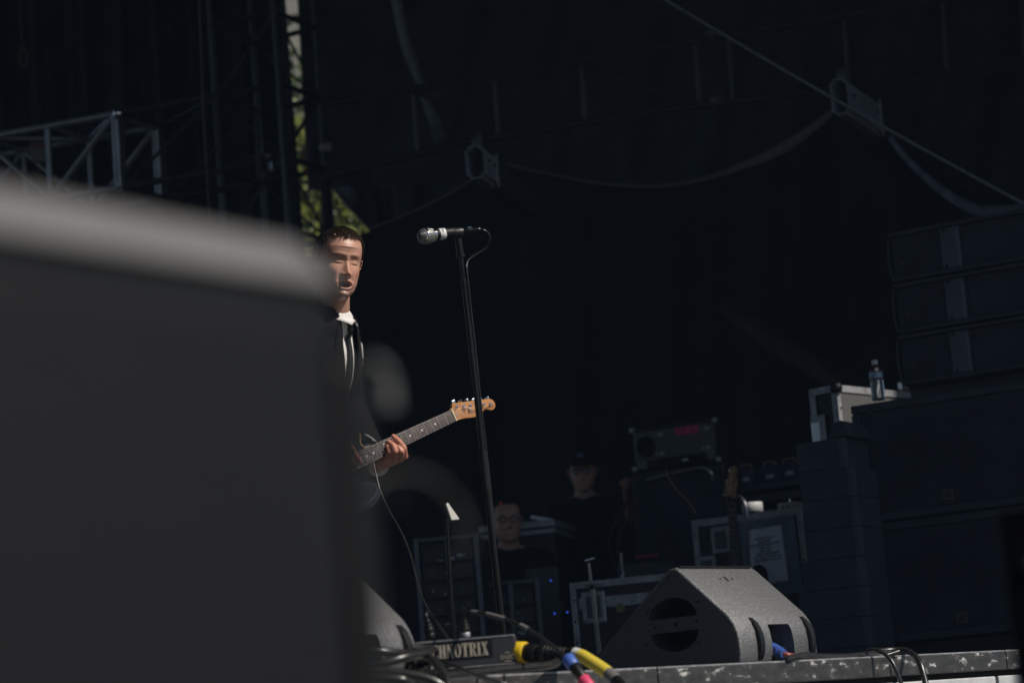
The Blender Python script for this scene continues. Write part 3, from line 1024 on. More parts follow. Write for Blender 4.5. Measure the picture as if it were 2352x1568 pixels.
LG = ('leaf_yellow_green', (.12, .135, .014))
LG2 = ('leaf_green', (.045, .075, .014))
tree('bushy yellow green tree seen through the gap behind the singer', gp(735, 33), 10.2, 2.6, 9000, 3, LG)
tree('darker green tree rising behind the lattice tower gap', gp(690, 38), 13.0, 2.6, 12000, 5, LG2)
bl = thing('stone_building', 'pale beige building glimpsed through the gap at the top', 'building', gp(668, 62), R(8))
M_STONE = mat('beige_render', (.24, .225, .18), .9, var=.12, vscale=1.5)
MB().box((0, 3, 12), (9, 6, 24)).build('wall', M_STONE, bl)
MB().box((0, 3, 24.2), (9.6, 6.6, .5)).build('cornice', M_STONE, bl)
for iz in range(6):
    for ix in range(3):
        wn = MB().box((-3 + ix * 3, -.03, 3 + iz * 3.5), (1.2, .1, 1.9)).build('window', M_GALV, bl)
        MB().box((-3 + ix * 3, -.1, 3 + iz * 3.5), (1.0, .05, 1.7)).build('pane', M_GLASSES, wn)

# ================================================================== loudspeakers

# ---- stage wedges
def wedge(label, loc, group):
    t = thing('stage_monitor', label, 'stage monitor', loc, YAW, group)
    t.scale = (1.133, 1.133, 1.133)
    W, H, Dp = 0.345, 0.272, 0.50
    prof = [(0.006, 0.0), (0.0, .03), (0.0, .062), (.004, .088), (.014, .112), (.03, .134), (.172, .262), (.185, .27), (.203, .268), (.50, .045), (.51, .03), (.505, 0.0)]
    mb = MB().prism(prof, 0, W, ((0, 1, 0), (0, 0, 1), (1, 0, 0)), bev=.007)
    body = mb.build('cabinet', M_WEDGE, t)
    cut = MB()
    # handle recess on the back, two half-moon pockets in the side
    cut.box((W * .55, .0, .055), (.098, .14, .10), bev=.006)
    def moon(sgn, zc):
        pts = []
        for k in range(15):
            a = math.pi * k / 14
            pts.append((.205 + .078 * math.cos(a), zc + sgn * .052 * math.sin(a)))
        cut.prism(pts, -.02, .085, ((0, 1, 0), (0, 0, 1), (1, 0, 0)))
    moon(1, .142)
    moon(-1, .106)
    co = cut.build('cutter', None)
    co.parent = t
    md = body.modifiers.new('b', 'BOOLEAN')
    md.operation = 'DIFFERENCE'
    md.object = co
    md.solver = 'EXACT'
    dg = bpy.context.evaluated_depsgraph_get()
    me = bpy.data.meshes.new_from_object(body.evaluated_get(dg))
    body.modifiers.clear()
    me.polygons.foreach_set('use_smooth', [True] * len(me.polygons))
    me.set_sharp_from_angle(angle=R(32))
    body.data = me
    bpy.data.objects.remove(co)
    MB().cyl((.078, .205, .124), (.081, .205, .124), .095, n=24).build('pocket_shade', M_BLACK, t)  # black disc put in as the shade inside the pockets
    MB().box((W / 2, .193, .2715), (W * .93, .035, .004), bev=.0015).build('top_strip', M_RUBBER, t)
    # front grille
    dz = Vector((0, .50 - .203, .045 - .268)).normalized()
    nf = Vector((0, -dz.z, dz.y))
    c = Vector((W / 2, .352, .1565)) + nf * .003
    MB().box(c, (W * .92, .33, .008), Matrix(((1, 0, 0), (0, dz.y, nf.y), (0, dz.z, nf.z))), bev=.002).build('front_grille', M_GRILLE, t)
    # curved skid bars on the back
    for x in (.085, .315):
        pr = []
        for k in range(9):
            z = .012 + .112 * k / 8
            y0 = float(np.interp(z, [0, .03, .062, .088, .112, .134], [.006, 0, 0, .004, .014, .03]))
            pr.append((y0 - .012 * math.sin(math.pi * k / 8) ** .5, z))
        pr += [(.02, .12), (.02, .01)]
        MB().prism(pr, x - .009, x + .009, ((0, 1, 0), (0, 0, 1), (1, 0, 0))).build('skid_bar', M_RUBBER, t)
    MB().box((W * .55, .066, .055), (.09, .006, .09)).build('connector_plate', M_BLACK, t)
    for (y, z) in ((.197, .125), (.13, .127), (.265, .122), (.12, .175), (.285, .165), (.13, .07), (.30, .08), (.205, .248), (.36, .14), (.46, .03)):
        MB().cyl((-.002, y, z), (.004, y, z), .0055 if y == .197 else .003, n=8).build('screw', M_BLACK, t)
    # emblem on the sloping back
    bs = Vector((0, .172 - .03, .262 - .134)).normalized()
    nb = Vector((0, -bs.z, bs.y))
    q = Vector((W * .47, .142, .235)) + nb * .0006
    rot = Matrix(((1, 0, 0), (0, bs.y, nb.y), (0, bs.z, nb.z)))
    MB().box(q, (.006, .018, .002), Matrix.Rotation(R(0), 3, 'X') @ rot).build('emblem', M_BLACK, t)
    for dx in (-.026, .026):
        MB().cyl(q + Vector((dx, 0, 0)) - nb * .001, q + Vector((dx, 0, 0)) + nb * .001, .0028, n=8).build('screw', M_BLACK, t)
    return t


def on_deck(u, d):
    q = P(u, 1500, d)
    return Vector((q.x, q.y, 0.0))


wedge('grey textured stage wedge at the deck edge with blue plug in its back', on_deck(1702, 6.12 * 1.133), 'stage wedges')
# second wedge: its right silhouette sits at column ~958
wl = on_deck(959, 5.86) - E * 0.345 * 1.133
wl.z = 0
wedge('grey textured stage wedge half hidden by the blurred speaker', wl, 'stage wedges')

DS = 0.80
# ---- blurred foreground speaker on a subwoofer in the pit
O = P(752, 655, 1.585)
ff = thing('front_fill_speaker', 'big blurred black loudspeaker with pale sunlit top edge at left', 'loudspeaker', (O.x, O.y, O.z - .78), YAW + R(6))
H = .78
prof = [(0, 0), (0, H - .002), (.026, H + .024), (.5, H + .03), (.5, 0)]
MB().prism(prof, -.95, 0, ((0, 1, 0), (0, 0, 1), (1, 0, 0)), bev=.004).build('cabinet', M_BLACK, ff)
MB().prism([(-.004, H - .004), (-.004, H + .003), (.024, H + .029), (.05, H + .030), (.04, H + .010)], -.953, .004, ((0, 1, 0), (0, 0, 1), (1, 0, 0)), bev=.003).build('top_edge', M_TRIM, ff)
MB().box((-.485, -.006, H / 2 - .01), (.93, .014, H - .03), bev=.004).build('grille', M_GRILLE, ff)
MB().box((.012, .01, H / 2 - .03), (.022, .03, H - .02), bev=.006).build('corner_post', M_BLACK, ff)
sw = thing('subwoofer', 'black subwoofer cabinet carrying the blurred front loudspeaker', 'subwoofer', (O.x, O.y, -1.65), YAW)
hs = O.z - .78 + 1.65
MB().box((-.5, .3, hs / 2), (1.1, .6, hs - .004), bev=.01).build('cabinet', M_BLACK, sw)
MB().box((-.5, -.006, hs / 2), (1.02, .012, hs - .08), bev=.004).build('grille', M_GRILLE, sw)
M_CLIP = mat('pale_grey_clip', (.14, .14, .14), .5)
o = MB().tube(spline([P(850, 830, 1.68), P(872, 845, 1.69), P(884, 875, 1.70), P(889, 935, 1.70)]), .009, 8, rad=list(np.linspace(.0030, .0062, 25))).build('cable_clip', M_CLIP)
settle(o)
tag(o, 'blurred pale clip sticking out right of the foreground speaker', 'clip')
o = MB().tube(spline([P(842, 1120, 1.64), P(905, 1085, 1.70), P(985, 1095, 1.72), P(1048, 1150, 1.75), P(1078, 1230, 1.75), P(1060, 1290, 1.75)]), .00024, 6).build('thin_wire', mat('pale_wire', (.5, .47, .42), .45))
settle(o)
tag(o, 'thin blurred wire loop curling in front of the guitar body', 'wire')
o = MB().box((0, 0, 0), (.0026, .0026, .0026), bev=.0006).build('wire_ferrule', M_CLIP)
o.location = P(908, 1145, 1.72)
tag(o, 'tiny blurred metal ferrule beside the thin wire loop', 'ferrule')

DS = 1.0
# ---- blurred black post at the right edge
q = P(2330, 1195, 2.7)
pt = thing('barrier_post', 'blurred black square post cutting into the lower right corner', 'post', (q.x + .012, q.y, -1.65), R(-8))
MB().box((0, 0, (q.z + 1.65) / 2), (.055, .055, q.z + 1.65), bev=.006).build('post', mat('matt_black_post', (.0015, .0015, .0016), .9, spec=.05), pt)
MB().box((0.002, 0, q.z + 1.65 + .004), (.06, .06, .012), bev=.004).build('end_cap', MATS['matt_black_post'], pt)
MB().cyl((.0, -.03, q.z + 1.60), (0, -.036, q.z + 1.60), .008).build('bolt', M_STEEL, pt)

# ---- side fill stack
SF = P(1984, 1225, 11.0)
SF.z = 0
M_LOGO = mat('logo_bronze', (.20, .15, .10), .5)


def logo(par, x, y, z, s):
    mb = MB()
    for (cx, cz, wx, wz) in ((0, s / 2, s, s * .12), (0, -s / 2, s, s * .12), (-s / 2, 0, s * .12, s), (s / 2, 0, s * .12, s)):
        mb.box((x + cx, y, z + cz), (wx, .003, wz))
    pts = [(x - s * .4 + s * .62 * math.sin(k / 8 * 1.57), y, z + s * .0 + s * .35 * math.cos(k / 8 * 1.57) - s * .1) for k in range(9)]
    mb.tube(pts, s * .06, 4)
    return mb.build('logo', M_LOGO, par)


def side_sub(z0, label, h):
    t = thing('side_fill_subwoofer', label, 'subwoofer', (SF.x, SF.y, z0), YAW2, 'side fill subwoofers')
    W, Dp, fr = 1.34, .70, .042
    MB().box((W / 2, Dp / 2 + .012, h / 2), (W, Dp, h - .004), bev=.008).build('cabinet', M_PA, t)
    for (cx, cz, wx, wz) in ((W / 2, h - fr / 2, W, fr), (W / 2, fr / 2 + .002, W, fr), (fr / 2, h / 2, fr, h - 2 * fr), (W - fr / 2, h / 2, fr, h - 2 * fr)):
        MB().box((cx, .004, cz), (wx - .002, .022, wz - .004), bev=.006).build('rim', M_PA, t)
    MB().box((W / 2, .008, h / 2), (W - 2 * fr - .006, .012, h - 2 * fr - .006)).build('grille', M_PAG, t)
    logo(t, .42, -.001, fr + .045, .04)
    return t


MB_d = MB().box((.67, .36, .07), (1.3, .66, .14), bev=.01).build('dolly_board', M_CASEB)
MB_d.location = SF
MB_d.rotation_euler = (0, 0, YAW2)
tag(MB_d, 'low black dolly board under the side fill subwoofers', 'dolly')
side_sub(.142, 'lower side fill subwoofer standing on the dolly behind the cables', .545)
side_sub(.690, 'upper side fill subwoofer with the water bottle on top', .545)
ZT = 1.238
LA = P(2052, 760, 11.0)
toff = (LA - SF).dot(QA)
fr_ = thing('array_frame', 'thin black frame under the stacked line array boxes', 'speaker frame', (SF.x + QA.x * toff, SF.y + QA.y * toff, ZT), YAW2)
MB().box((.66, .35, .025), (1.32, .5, .05), bev=.008).build('base', M_PA, fr_)
hb = .236
for i in range(3):
    z = ZT + .053 + i * (hb + .003)
    t = thing('line_array_box', '%s of the three stacked line array speakers at right' % ('lowest', 'middle one', 'topmost')[i], 'loudspeaker', (SF.x + QA.x * (toff + .004 * i), SF.y + QA.y * (toff + .004 * i), z), YAW2, 'line array boxes')
    W = 1.34
    MB().box((W / 2, .3, hb / 2), (W, .5, hb - .006), bev=.006).build('cabinet', M_PA, t)
    MB().box((W / 2, .04, hb - .012), (W, .05, .018), bev=.005).build('top_rail', M_PA, t)
    MB().box((W / 2, .04, .012), (W, .05, .018), bev=.005).build('bottom_rail', M_PA, t)
    MB().box((.13, .042, hb / 2), (.25, .012, hb - .05)).build('left_grille', M_PAG, t)
    MB().box((.285, .036, hb / 2), (.09, .03, hb - .045), bev=.008).build('waveguide_fin', M_PAL, t)
    MB().box((.84, .046, hb / 2), (.99, .012, hb - .05)).build('right_grille', M_PAG, t)
    for zz in (.035, hb - .035):
        MB().cyl((.262, .02, zz), (.262, .022, zz), .008, n=8).build('fin_bolt', M_BLACK, t)
    logo(t, .05, .034, .09, .014)
    MB().tube(spline([(-.012, .06, .02), (-.02, .06, .08), (-.02, .06, hb - .06), (-.008, .06, hb - .01)]), .008, 6).build('rigging_pin', M_PA, t)

# ---- ribbed panel column left of the subs
cb = P(1905, 1250, 10.72)
colm = thing('ribbed_speaker_column', 'dark ribbed column of stacked panels left of the side fill subwoofers', 'speaker column', (cb.x, cb.y, 0), YAW2)
zt = P(1905, 1005, 10.72).z
nP = 8
hp = zt / nP
for i in range(nP):
    zc = hp * (i + .5)
    xl = float(np.interp(zc, [0, .25, .42, .6, .9, 1.25], [-.20, -.19, -.15, -.105, -.112, -.115]))
    rz = .15 - .03 * max(0, (i - 6.0))
    prof = [(xl, 0), (rz - .03, 0), (rz - .008, .008), (rz, .03), (rz, .28), (xl, .28)]
    MB().prism(prof, hp * i + .0006, hp * (i + 1) - .0006, ((1, 0, 0), (0, 1, 0), (0, 0, 1)), bev=.003).build('panel', M_PA, colm)
MB().prism([(.035, 0), (.05, .045), (.075, .075), (.10, .082), (.125, .065), (.145, .03), (.15, 0)], .02, .27, ((1, 0, 0), (0, 0, 1), (0, 1, 0)), bev=.01).build('rounded_cap', M_PA, colm).location = (0, 0, zt)

# ---- tall flight case behind the side fill
cc = P(1922, 905, 11.75)
ztop = P(1922, 884, 11.75).z
fc = thing('flight_case', 'tall flight case with metal edges and sunlit grey side behind subwoofers', 'flight case', (cc.x, cc.y, 0), YAW)
Lx, Ly = .70, .155
MB().box((Lx / 2, Ly / 2, ztop / 2), (Lx - .02, Ly - .02, ztop - .02)).build('panel_core', M_CASEB, fc)
MB().box((Lx / 2, .006, ztop / 2), (Lx - .05, .006, ztop - .05)).build('side_panel', M_PLY, fc)
ew = .030
for (x, y) in ((0, 0), (Lx, 0), (0, Ly), (Lx, Ly)):
    MB().box((x + (ew / 2 - .003) * (1 if x == 0 else -1), y, ztop / 2), (ew, .006, ztop)).box((x, y + (ew / 2) * (1 if y == 0 else -1), ztop / 2), (.006, ew, ztop)).build('edge_extrusion', M_ALUM, fc)
for (a, b, wx, wy) in ((Lx / 2, 0, Lx, .008), (Lx / 2, Ly, Lx, .008), (0, Ly / 2, .008, Ly), (Lx, Ly / 2, .008, Ly)):
    MB().box((a, b, ztop - ew / 2), (wx, wy, ew)).build('edge_extrusion', M_ALUM, fc)
MB().box((Lx / 2, Ly / 2, ztop + .001), (Lx, Ly, .006)).build('lid_edge', M_ALUM, fc)
MB().lathe([(.0, -.025), (.026, -.02), (.032, 0), (.026, .022), (0, .026)], 12, Matrix.Translation((.0, 0, ztop - .014))).build('ball_corner', M_BLACK, fc)
MB().box((-.006, Ly - .035, ztop - .225), (.008, .085, .19), bev=.004).build('latch_dish', M_ALUM, fc)
MB().box((-.011, Ly - .022, ztop - .225), (.006, .05, .13), bev=.003).build('latch', M_ALU, fc)
for z in (ztop - .11, ztop - .22, ztop - .33):
    MB().cyl((.02, -.003, z), (.02, -.008, z), .005, n=8).build('rivet', M_BLACK, fc)
MB().box((.62, .0, ztop + .03), (.09, .02, .05), bev=.01).build('handle', M_ALU, fc)

# ---- water bottle
bq = P(2021, 945, 10.98)
bt = thing('water_bottle', 'clear plastic water bottle standing on the upper subwoofer', 'bottle', (bq.x, bq.y, ZT - .001))
prof = [(.026, 0), (.031, .006)]
for k in range(7):
    z = .012 + k * .012
    prof += [(.0315, z), (.0295, z + .006)]
prof += [(.0315, .098), (.0315, .128), (.030, .135), (.026, .146), (.018, .157), (.0125, .163), (.0125, .168)]
MB().lathe(prof, 24).build('bottle_body', M_PET, bt)
MB().lathe([(.0318, .094), (.0322, .095), (.0322, .129), (.0318, .130)], 24).build('label_band', M_WATERL, bt)
for z in (.095, .127):
    MB().lathe([(.0324, z), (.0326, z + .001), (.0326, z + .004), (.0324, z + .005)], 24).build('label_stripe', M_RED, bt)
MB().lathe([(.0145, .164), (.015, .166), (.015, .182), (.013, .184)], 16).build('cap', M_WHITE, bt)
o = MB().box((0, 0, 0), (.036, .004, .034)).build('tape_tab', M_LIME)
o.location = P(2004, 944, 11.06)
tag(o, 'lime green tape tab just left of the water bottle', 'tape')

# ================================================================== backstage cases and gear


def case_front(name, label, TL, w_, dep, h, panel, yaw, latch=(), eds=.035):
    """flight case whose front top left corner is at TL; x right, y back"""
    t = thing(name, label, 'flight case', (TL.x, TL.y, TL.z - h), yaw)
    MB().box((w_ / 2, dep / 2 + .006, h / 2), (w_ - .01, dep, h - .01)).build('panel', panel, t)
    for (cx, cz, wx, wz) in ((w_ / 2, h - eds / 2, w_ - 2 * eds, eds), (w_ / 2, eds / 2, w_ - 2 * eds, eds), (eds / 2, h / 2, eds, h), (w_ - eds / 2, h / 2, eds, h)):
        MB().box((cx, .003, cz), (wx, .010, wz), bev=.002).build('edge_extrusion', M_ALUM, t)
    for x in (eds / 2, w_ - eds / 2):
        for k in range(5):
            MB().cyl((x, -.002, .08 + (h - .16) * k / 4), (x, -.006, .08 + (h - .16) * k / 4), .006, n=8).build('rivet', M_BLACK, t)
    MB().box((w_ / 2, dep / 2, h + .001), (w_, dep, .006)).build('lid_edge', M_ALUM, t)
    for (x, z) in latch:
        MB().box((x, -.004, z), (.115, .010, .15), bev=.01).build('latch_dish', M_ALUM, t)
        MB().box((x, -.011, z), (.07, .008, .10), bev=.004).build('latch', M_TRUSSD, t)
    return t


TLp = P(1588, 1197, 13.3)
pcse = case_front('flight_case', 'open-topped flight case with a printed sheet taped on its front', TLp, .66, .5, TLp.z, M_CASEB, YAW2, latch=((.07, TLp.z - .27), (.17, TLp.z - .12)))
sh = MB().box((.455, -.012, TLp.z - .245), (.33, .003, .42), Matrix.Rotation(R(-1.5), 3, 'Y')).build('plastic_sleeve', M_SLEEVE, pcse)
pp = thing('printed_sheet', 'white printed sheet in a sleeve on the flight case', 'paper', M=Matrix.Translation(pcse.location) @ Matrix.Rotation(YAW2, 4, 'Z') @ Matrix.Translation((.44, -.018, TLp.z - .235)) @ Matrix.Rotation(R(-2.0), 4, 'Y'))
MB().box((0, 0, 0), (.205, .002, .30)).build('page', M_PAPER, pp)
rows = [(.115, 3), (.08, 1), (.185, 3), (.075, 2), (.07, 2), (.145, 2), (.165, 4), (.17, 4)]
for i, (wd, nw) in enumerate(rows):
    z = .095 - i * .017
    x = -wd / 2 + (.008 if i > 4 else 0)
    cutsw = np.sort(rng.random(nw - 1)) if nw > 1 else []
    edges_ = [0] + [.5 * c + .5 * (k + 1) / nw for k, c in enumerate(cutsw)] + [1]
    mbx = MB()
    for a, b in zip(edges_[:-1], edges_[1:]):
        x0, x1 = x + wd * a, x + wd * b - .006
        nl = max(2, int((x1 - x0) / .008))
        for k in range(nl):
            xa = x0 + (x1 - x0) * k / nl
            mbx.box((xa + .0033, -.0018, z + rng.normal(0, .0004)), (.0058, .001, .0085 + rng.random() * .002))
    mbx.build('text_line', M_INK, pp)

o = MB().lathe([(.034, 0), (.054, 0), (.057, .004), (.057, .048), (.054, .052), (.034, .052), (.034, 0)], 28).build('tape_roll', M_WHITE)
qr = P(1729, 1173, 13.15)
o.location = (qr.x, qr.y, P(1729, 1176, 13.15).z)
tag(o, 'white roll of tape on top of the flight case by the guitar', 'tape roll')
tq = P(1808, 1155, 13.2)
t = thing('mixer_tray', 'small beige metal tray box at the right end of the flight case', 'tray', (tq.x, tq.y, tq.z - .05), YAW2)
MB().box((0, .05, .03), (.11, .12, .05), bev=.003).build('body', mat('beige_metal', (.28, .26, .24), .5, var=.15), t)
for x in (-.02, .01):
    MB().cyl((x, -.01, .03), (x, -.013, .03), .007, n=10).build('knob', M_BLACK, t)
MB().tube([(.0, .04, .05), (0, .04, .075)], .004, 6).build('post', M_CHROME, t)
o = MB().tube(spline([P(1848, 1060, 12.6), P(1852, 1090, 12.6), P(1854, 1120, 12.6), P(1853, 1150, 12.6)]), .006, 6, rad=list(np.linspace(.003, .010, 25))).build('tape_strip', M_GREENT)
settle(o)
tag(o, 'bright green tape strip beside the dark ribbed column', 'tape')
for k, (u, v, ww) in enumerate(((1715, 1095, .12), (1770, 1088, .13), (1815, 1080, .12))):
    q = P(u, v, 14.4)
    t = thing('battery_pack', '%s dark blue equipment pack on the shelf behind the spare guitar' % ('left', 'middle', 'right')[k], 'equipment pack', (q.x, q.y, q.z - .06), YAW2)
    MB().box((0, 0, .05), (ww, .12, .11), bev=.012).build('body', mat('navy_plastic', (.03, .04, .08), .5, var=.2), t)
    MB().box((.02, -.063, .04), (.045, .004, .022)).build('paper_tab', M_GALV, t)
    MB().tube(spline([(-.04, 0, .105), (-.03, 0, .13), (.03, 0, .13), (.04, 0, .105)]), .006, 6).build('carry_handle', M_TANS, t)
shq = P(1770, 1128, 14.4)
t = thing('shelf_rack', 'dark metal shelf holding the blue equipment packs', 'shelf', (shq.x, shq.y, 0), YAW2)
MB().box((0, 0, shq.z + .02), (.75, .3, .03)).build('top_board', M_STEELB, t)
MB().box((0, 0, shq.z - .05), (.75, .32, .05), bev=.006).build('rail', M_TRUSSD, t)
for x in (-.34, .34):
    for y in (-.12, .12):
        MB().box((x, y, shq.z / 2), (.03, .03, shq.z)).build('leg', M_STEEL, t)

# amplifier head on a speaker cabinet
TLa = P(1449, 985, 13.9)
YA = R(-21)
aw, ah = .50, .225
amp = thing('amplifier_head', 'perforated grey amplifier head with pink tape label', 'amplifier', (TLa.x, TLa.y, TLa.z - ah - .02), YA)
M_PERF = mat('perforated_steel', (.15, .155, .165), .5, metal=.2, var=.25, vscale=60)
MB().box((aw / 2, .14, ah / 2 + .01), (aw, .26, ah + .02), bev=.012).build('case', M_CASEB, amp)
MB().box((aw / 2, .004, ah * .60), (aw - .03, .012, ah * .72), bev=.003).build('grille', M_PERF, amp)
for k in range(11):
    MB().box((aw / 2, -.003, ah * .28 + k * ah * .062), (aw - .04, .003, .004)).build('slot', M_BLACK, amp)
MB().lathe([(0, 0), (.058, 0), (.06, .006), (.052, .008), (0, .003)], 24, Matrix.Translation((.085, -.003, ah * .58)) @ Matrix.Rotation(R(90), 4, 'X')).build('fan_opening', M_BLACKG, amp)
for (x, z) in ((.165, ah * .86), (.165, ah * .36), (.44, ah * .86), (.44, ah * .38)):
    MB().box((x, -.006, z), (.05, .008, .016), bev=.002).build('clasp', M_ALUM, amp)
    MB().box((x - .008, -.011, z), (.009, .006, .017)).build('catch', M_CHROME, amp)
for (x, z) in ((.0, ah + .012), (aw, ah + .012), (0, .012), (aw, .012)):
    MB().box((x, .012, z), (.03, .03, .03), bev=.008).build('corner_cap', M_ALUM, amp)
MB().box((aw * .58, .0, .03), (aw * .62, .012, .05)).build('rear_panel', M_BLACKG, amp)
MB().box((aw * .62, -.008, .03), (.035, .004, .014)).build('paper_tab', M_GALV, amp)
MB().box((.05, .0, .03), (.055, .012, .05)).build('foot_block', M_PERF, amp)
MB().box((aw - .045, .0, .045), (.055, .012, .05)).build('foot_block', M_PERF, amp)
tp = thing('tape_label', 'bright pink tape strip marked in black on the amplifier', 'tape', M=Matrix.Translation(amp.location) @ Matrix.Rotation(YA, 4, 'Z') @ Matrix.Translation((.335, -.009, ah * .875)))
MB().box((0, 0, 0), (.135, .002, .043)).build('tape', M_PINK, tp)
place_text('lettering', 'MR  33', .034, M_INK, tp, axes_matrix((0, -.0022, 0), (1, 0, 0), (0, 0, 1), (0, -1, 0)))
cabz = TLa.z - ah - .02
cab = thing('guitar_cabinet', 'tall dark speaker cabinet under the amplifier head', 'speaker cabinet', (TLa.x, TLa.y, 0), YA)
MB().box((aw / 2, .2, cabz / 2), (aw + .06, .36, cabz - .004), bev=.012).build('cabinet', M_CASEB, cab)
MB().box((aw / 2, .014, cabz / 2), (aw, .012, cabz - .08)).build('grille_cloth', M_PAG, cab)
MB().tube(spline([(.07, -.02, cabz - .06), (.2, -.03, cabz - .045), (.36, -.035, cabz - .03), (.43, -.035, cabz - .035), (.465, -.03, cabz - .07), (.46, -.01, cabz - .1)]), .009, 8).build('bar_handle', M_ALU, cab)
cable('amp_lead', 'thin brown lead drooping from the amplifier to the flight case', [(1530, 1075, 13.6), (1535, 1095, 13.5), (1555, 1125, 13.4), (1580, 1150, 13.4), (1600, 1180, 13.35)], .004, M_TANS)
cable('coiled_lead', 'hanging loops of dark cable below the amplifier', [(1440, 1150, 13.3), (1400, 1240, 13.3), (1430, 1330, 13.3), (1500, 1345, 13.3), (1540, 1260, 13.3), (1500, 1160, 13.3), (1450, 1180, 13.25), (1420, 1260, 13.25), (1450, 1335, 13.25), (1510, 1320, 13.25)], .008, M_RUBBER)
o = MB().box((0, 0, 0), (.12, .05, .018), bev=.006).build('red_pedal', M_RED)
o.location = P(1485, 1277, 12.6)
tag(o, 'dark red pedal lying on the gear below the amplifier', 'pedal')
pq = P(1485, 1290, 12.6)
o = MB().box((0, .1, -.5), (.30, .3, 1.0), bev=.01).build('gear_crate', M_CASEB)
o.location = (pq.x, pq.y, pq.z)
tag(o, 'black gear crate under the red pedal', 'crate')

# front low flight case with hardware rods
TL2 = P(1308, 1340, 11.4)
lowc = case_front('flight_case', 'low flight case with metal strips behind the front wedge', TL2, .75, .5, TL2.z, M_CASEB, R(-14), latch=((.11, TL2.z - .12),), eds=.028)
MB().box((.38, -.003, TL2.z - .10), (.68, .008, .05)).build('metal_strip', M_ALUM, lowc)
MB().cyl((.235, -.004, TL2.z - .135), (.235, -.008, TL2.z - .135), .022, n=16).build('round_badge', mat('olive_badge', (.22, .20, .06), .6), lowc)
hs1 = [('tube', P(1352, 1292, 11.2), P(1357, 1335, 11.2), .010, M_CHROME), ('tube', P(1362, 1352, 11.2), P(1377, 1500, 11.2), .013, M_ALU), ('wing_nut', P(1343, 1287, 11.2), P(1366, 1281, 11.2), .008, M_CHROME), ('clamp', P(1345, 1340, 11.2), P(1385, 1336, 11.2), .012, M_ALUM), ('tube', P(1357, 1335, 11.2), P(1362, 1352, 11.2), .011, M_STEEL)]
rods('drum_hardware', 'chrome drum hardware stand in front of the low flight case', 'drum hardware', hs1)
o = MB().tube(spline([P(1427, 1268, 11.5), P(1429, 1300, 11.5), P(1431, 1322, 11.5), P(1424, 1330, 11.5), P(1400, 1333, 11.5)], 5), .008, 8).build('bent_rod', M_CHROME)
settle(o)
tag(o, 'bent chrome rod standing on the low flight case', 'rod')

# equipment racks on the left, console, leds
for k, (u0, u1, vt, d, lab) in enumerate(((955, 1095, 1236, 11.6, 'dark equipment rack with upright rails left of the mic stand'), (1105, 1235, 1338, 11.9, 'dark rack unit with glassy panels right of the mic stand'))):
    a, b = P(u0, vt, d), P(u1, vt, d)
    t = thing('equipment_rack', lab, 'rack', (a.x, a.y, 0), R(-8))
    wd = (b - a).length
    MB().box((wd / 2, .25, a.z / 2), (wd - .03, .44, a.z - .01)).build('body', M_CASEB, t)
    for x in (0, wd * .52, wd):
        MB().box((x, 0, a.z / 2), (.022, .022, a.z)).build('upright', M_STEELB, t)
    MB().box((wd / 2, -.003, a.z - .012), (wd, .02, .018)).build('top_rail', M_TRUSSD, t)
    nrow = 6
    for r in range(nrow):
        z = a.z - .09 - r * .085
        if z < .05:
            continue
        MB().box((wd / 2, .02, z), (wd - .05, .02, .07), bev=.003).build('rack_unit', M_BOX, t)
        for kk in range(5):
            MB().box((.05 + rng.random() * (wd - .1), .007, z + rng.normal(0, .012)), (.008 + .02 * rng.random(), .006, .004 + .014 * rng.random())).build('panel_detail', [M_STEELB, M_TRUSSD, M_PAL, M_ALUM][rng.integers(4)], t)
    if k == 0:
        MB().box((wd * .32, .004, .16), (.07, .006, .012)).build('green_display', M_LEDG, t)
for (u, v, d, m, nm) in ((1265, 1332, 11.8, M_LEDB, 'upper blue'), (1274, 1408, 11.8, M_LEDB, 'lower left blue'), (1303, 1405, 11.8, M_LEDB, 'lower right blue'), (1150, 1155, 12.5, M_LEDR, 'tiny orange')):
    k_ = .35 if m is M_LEDR else .6
    o = MB().lathe([(0, -.009 * k_), (.008 * k_, -.007 * k_), (.010 * k_, 0), (.008 * k_, .007 * k_), (0, .009 * k_)], 10).build('indicator_light', m)
    o.location = P(u, v, d)
    tag(o, nm + ' indicator light glowing among the dark racks', 'indicator light')
ra = P(1245, 1300, 12.0)
o = MB().box((0, .2, -.55), (.16, .4, 1.1), bev=.01).build('tower_rack', M_CASEB)
o.location = (ra.x, ra.y, ra.z)
tag(o, 'narrow black rack tower carrying the blue indicator lights', 'rack')
a, b = P(1098, 1205, 14.0), P(1272, 1185, 13.9)
t = thing('mixing_desk', 'mixing desk with pale metal edge behind the seated crew member', 'mixing desk', (a.x, a.y, 0), math.atan2(b.y - a.y, b.x - a.x))
wd = (b - a).length
MB().box((wd / 2, .3, a.z - .03), (wd, .6, .04), bev=.005).build('metal_edge', M_ALUM, t)
MB().box((wd / 2, .3, a.z - .075), (wd, .6, .03), bev=.005).build('lower_edge', M_ALUM, t)
MB().box((wd / 2, .3, (a.z - .09) / 2), (wd - .02, .56, a.z - .09)).build('body', M_CASEB, t)
MB().box((wd * .8, .1, a.z + .005), (.12, .1, .02), Matrix.Rotation(R(15), 3, 'Y')).build('paper_stack', M_PAPER, t)
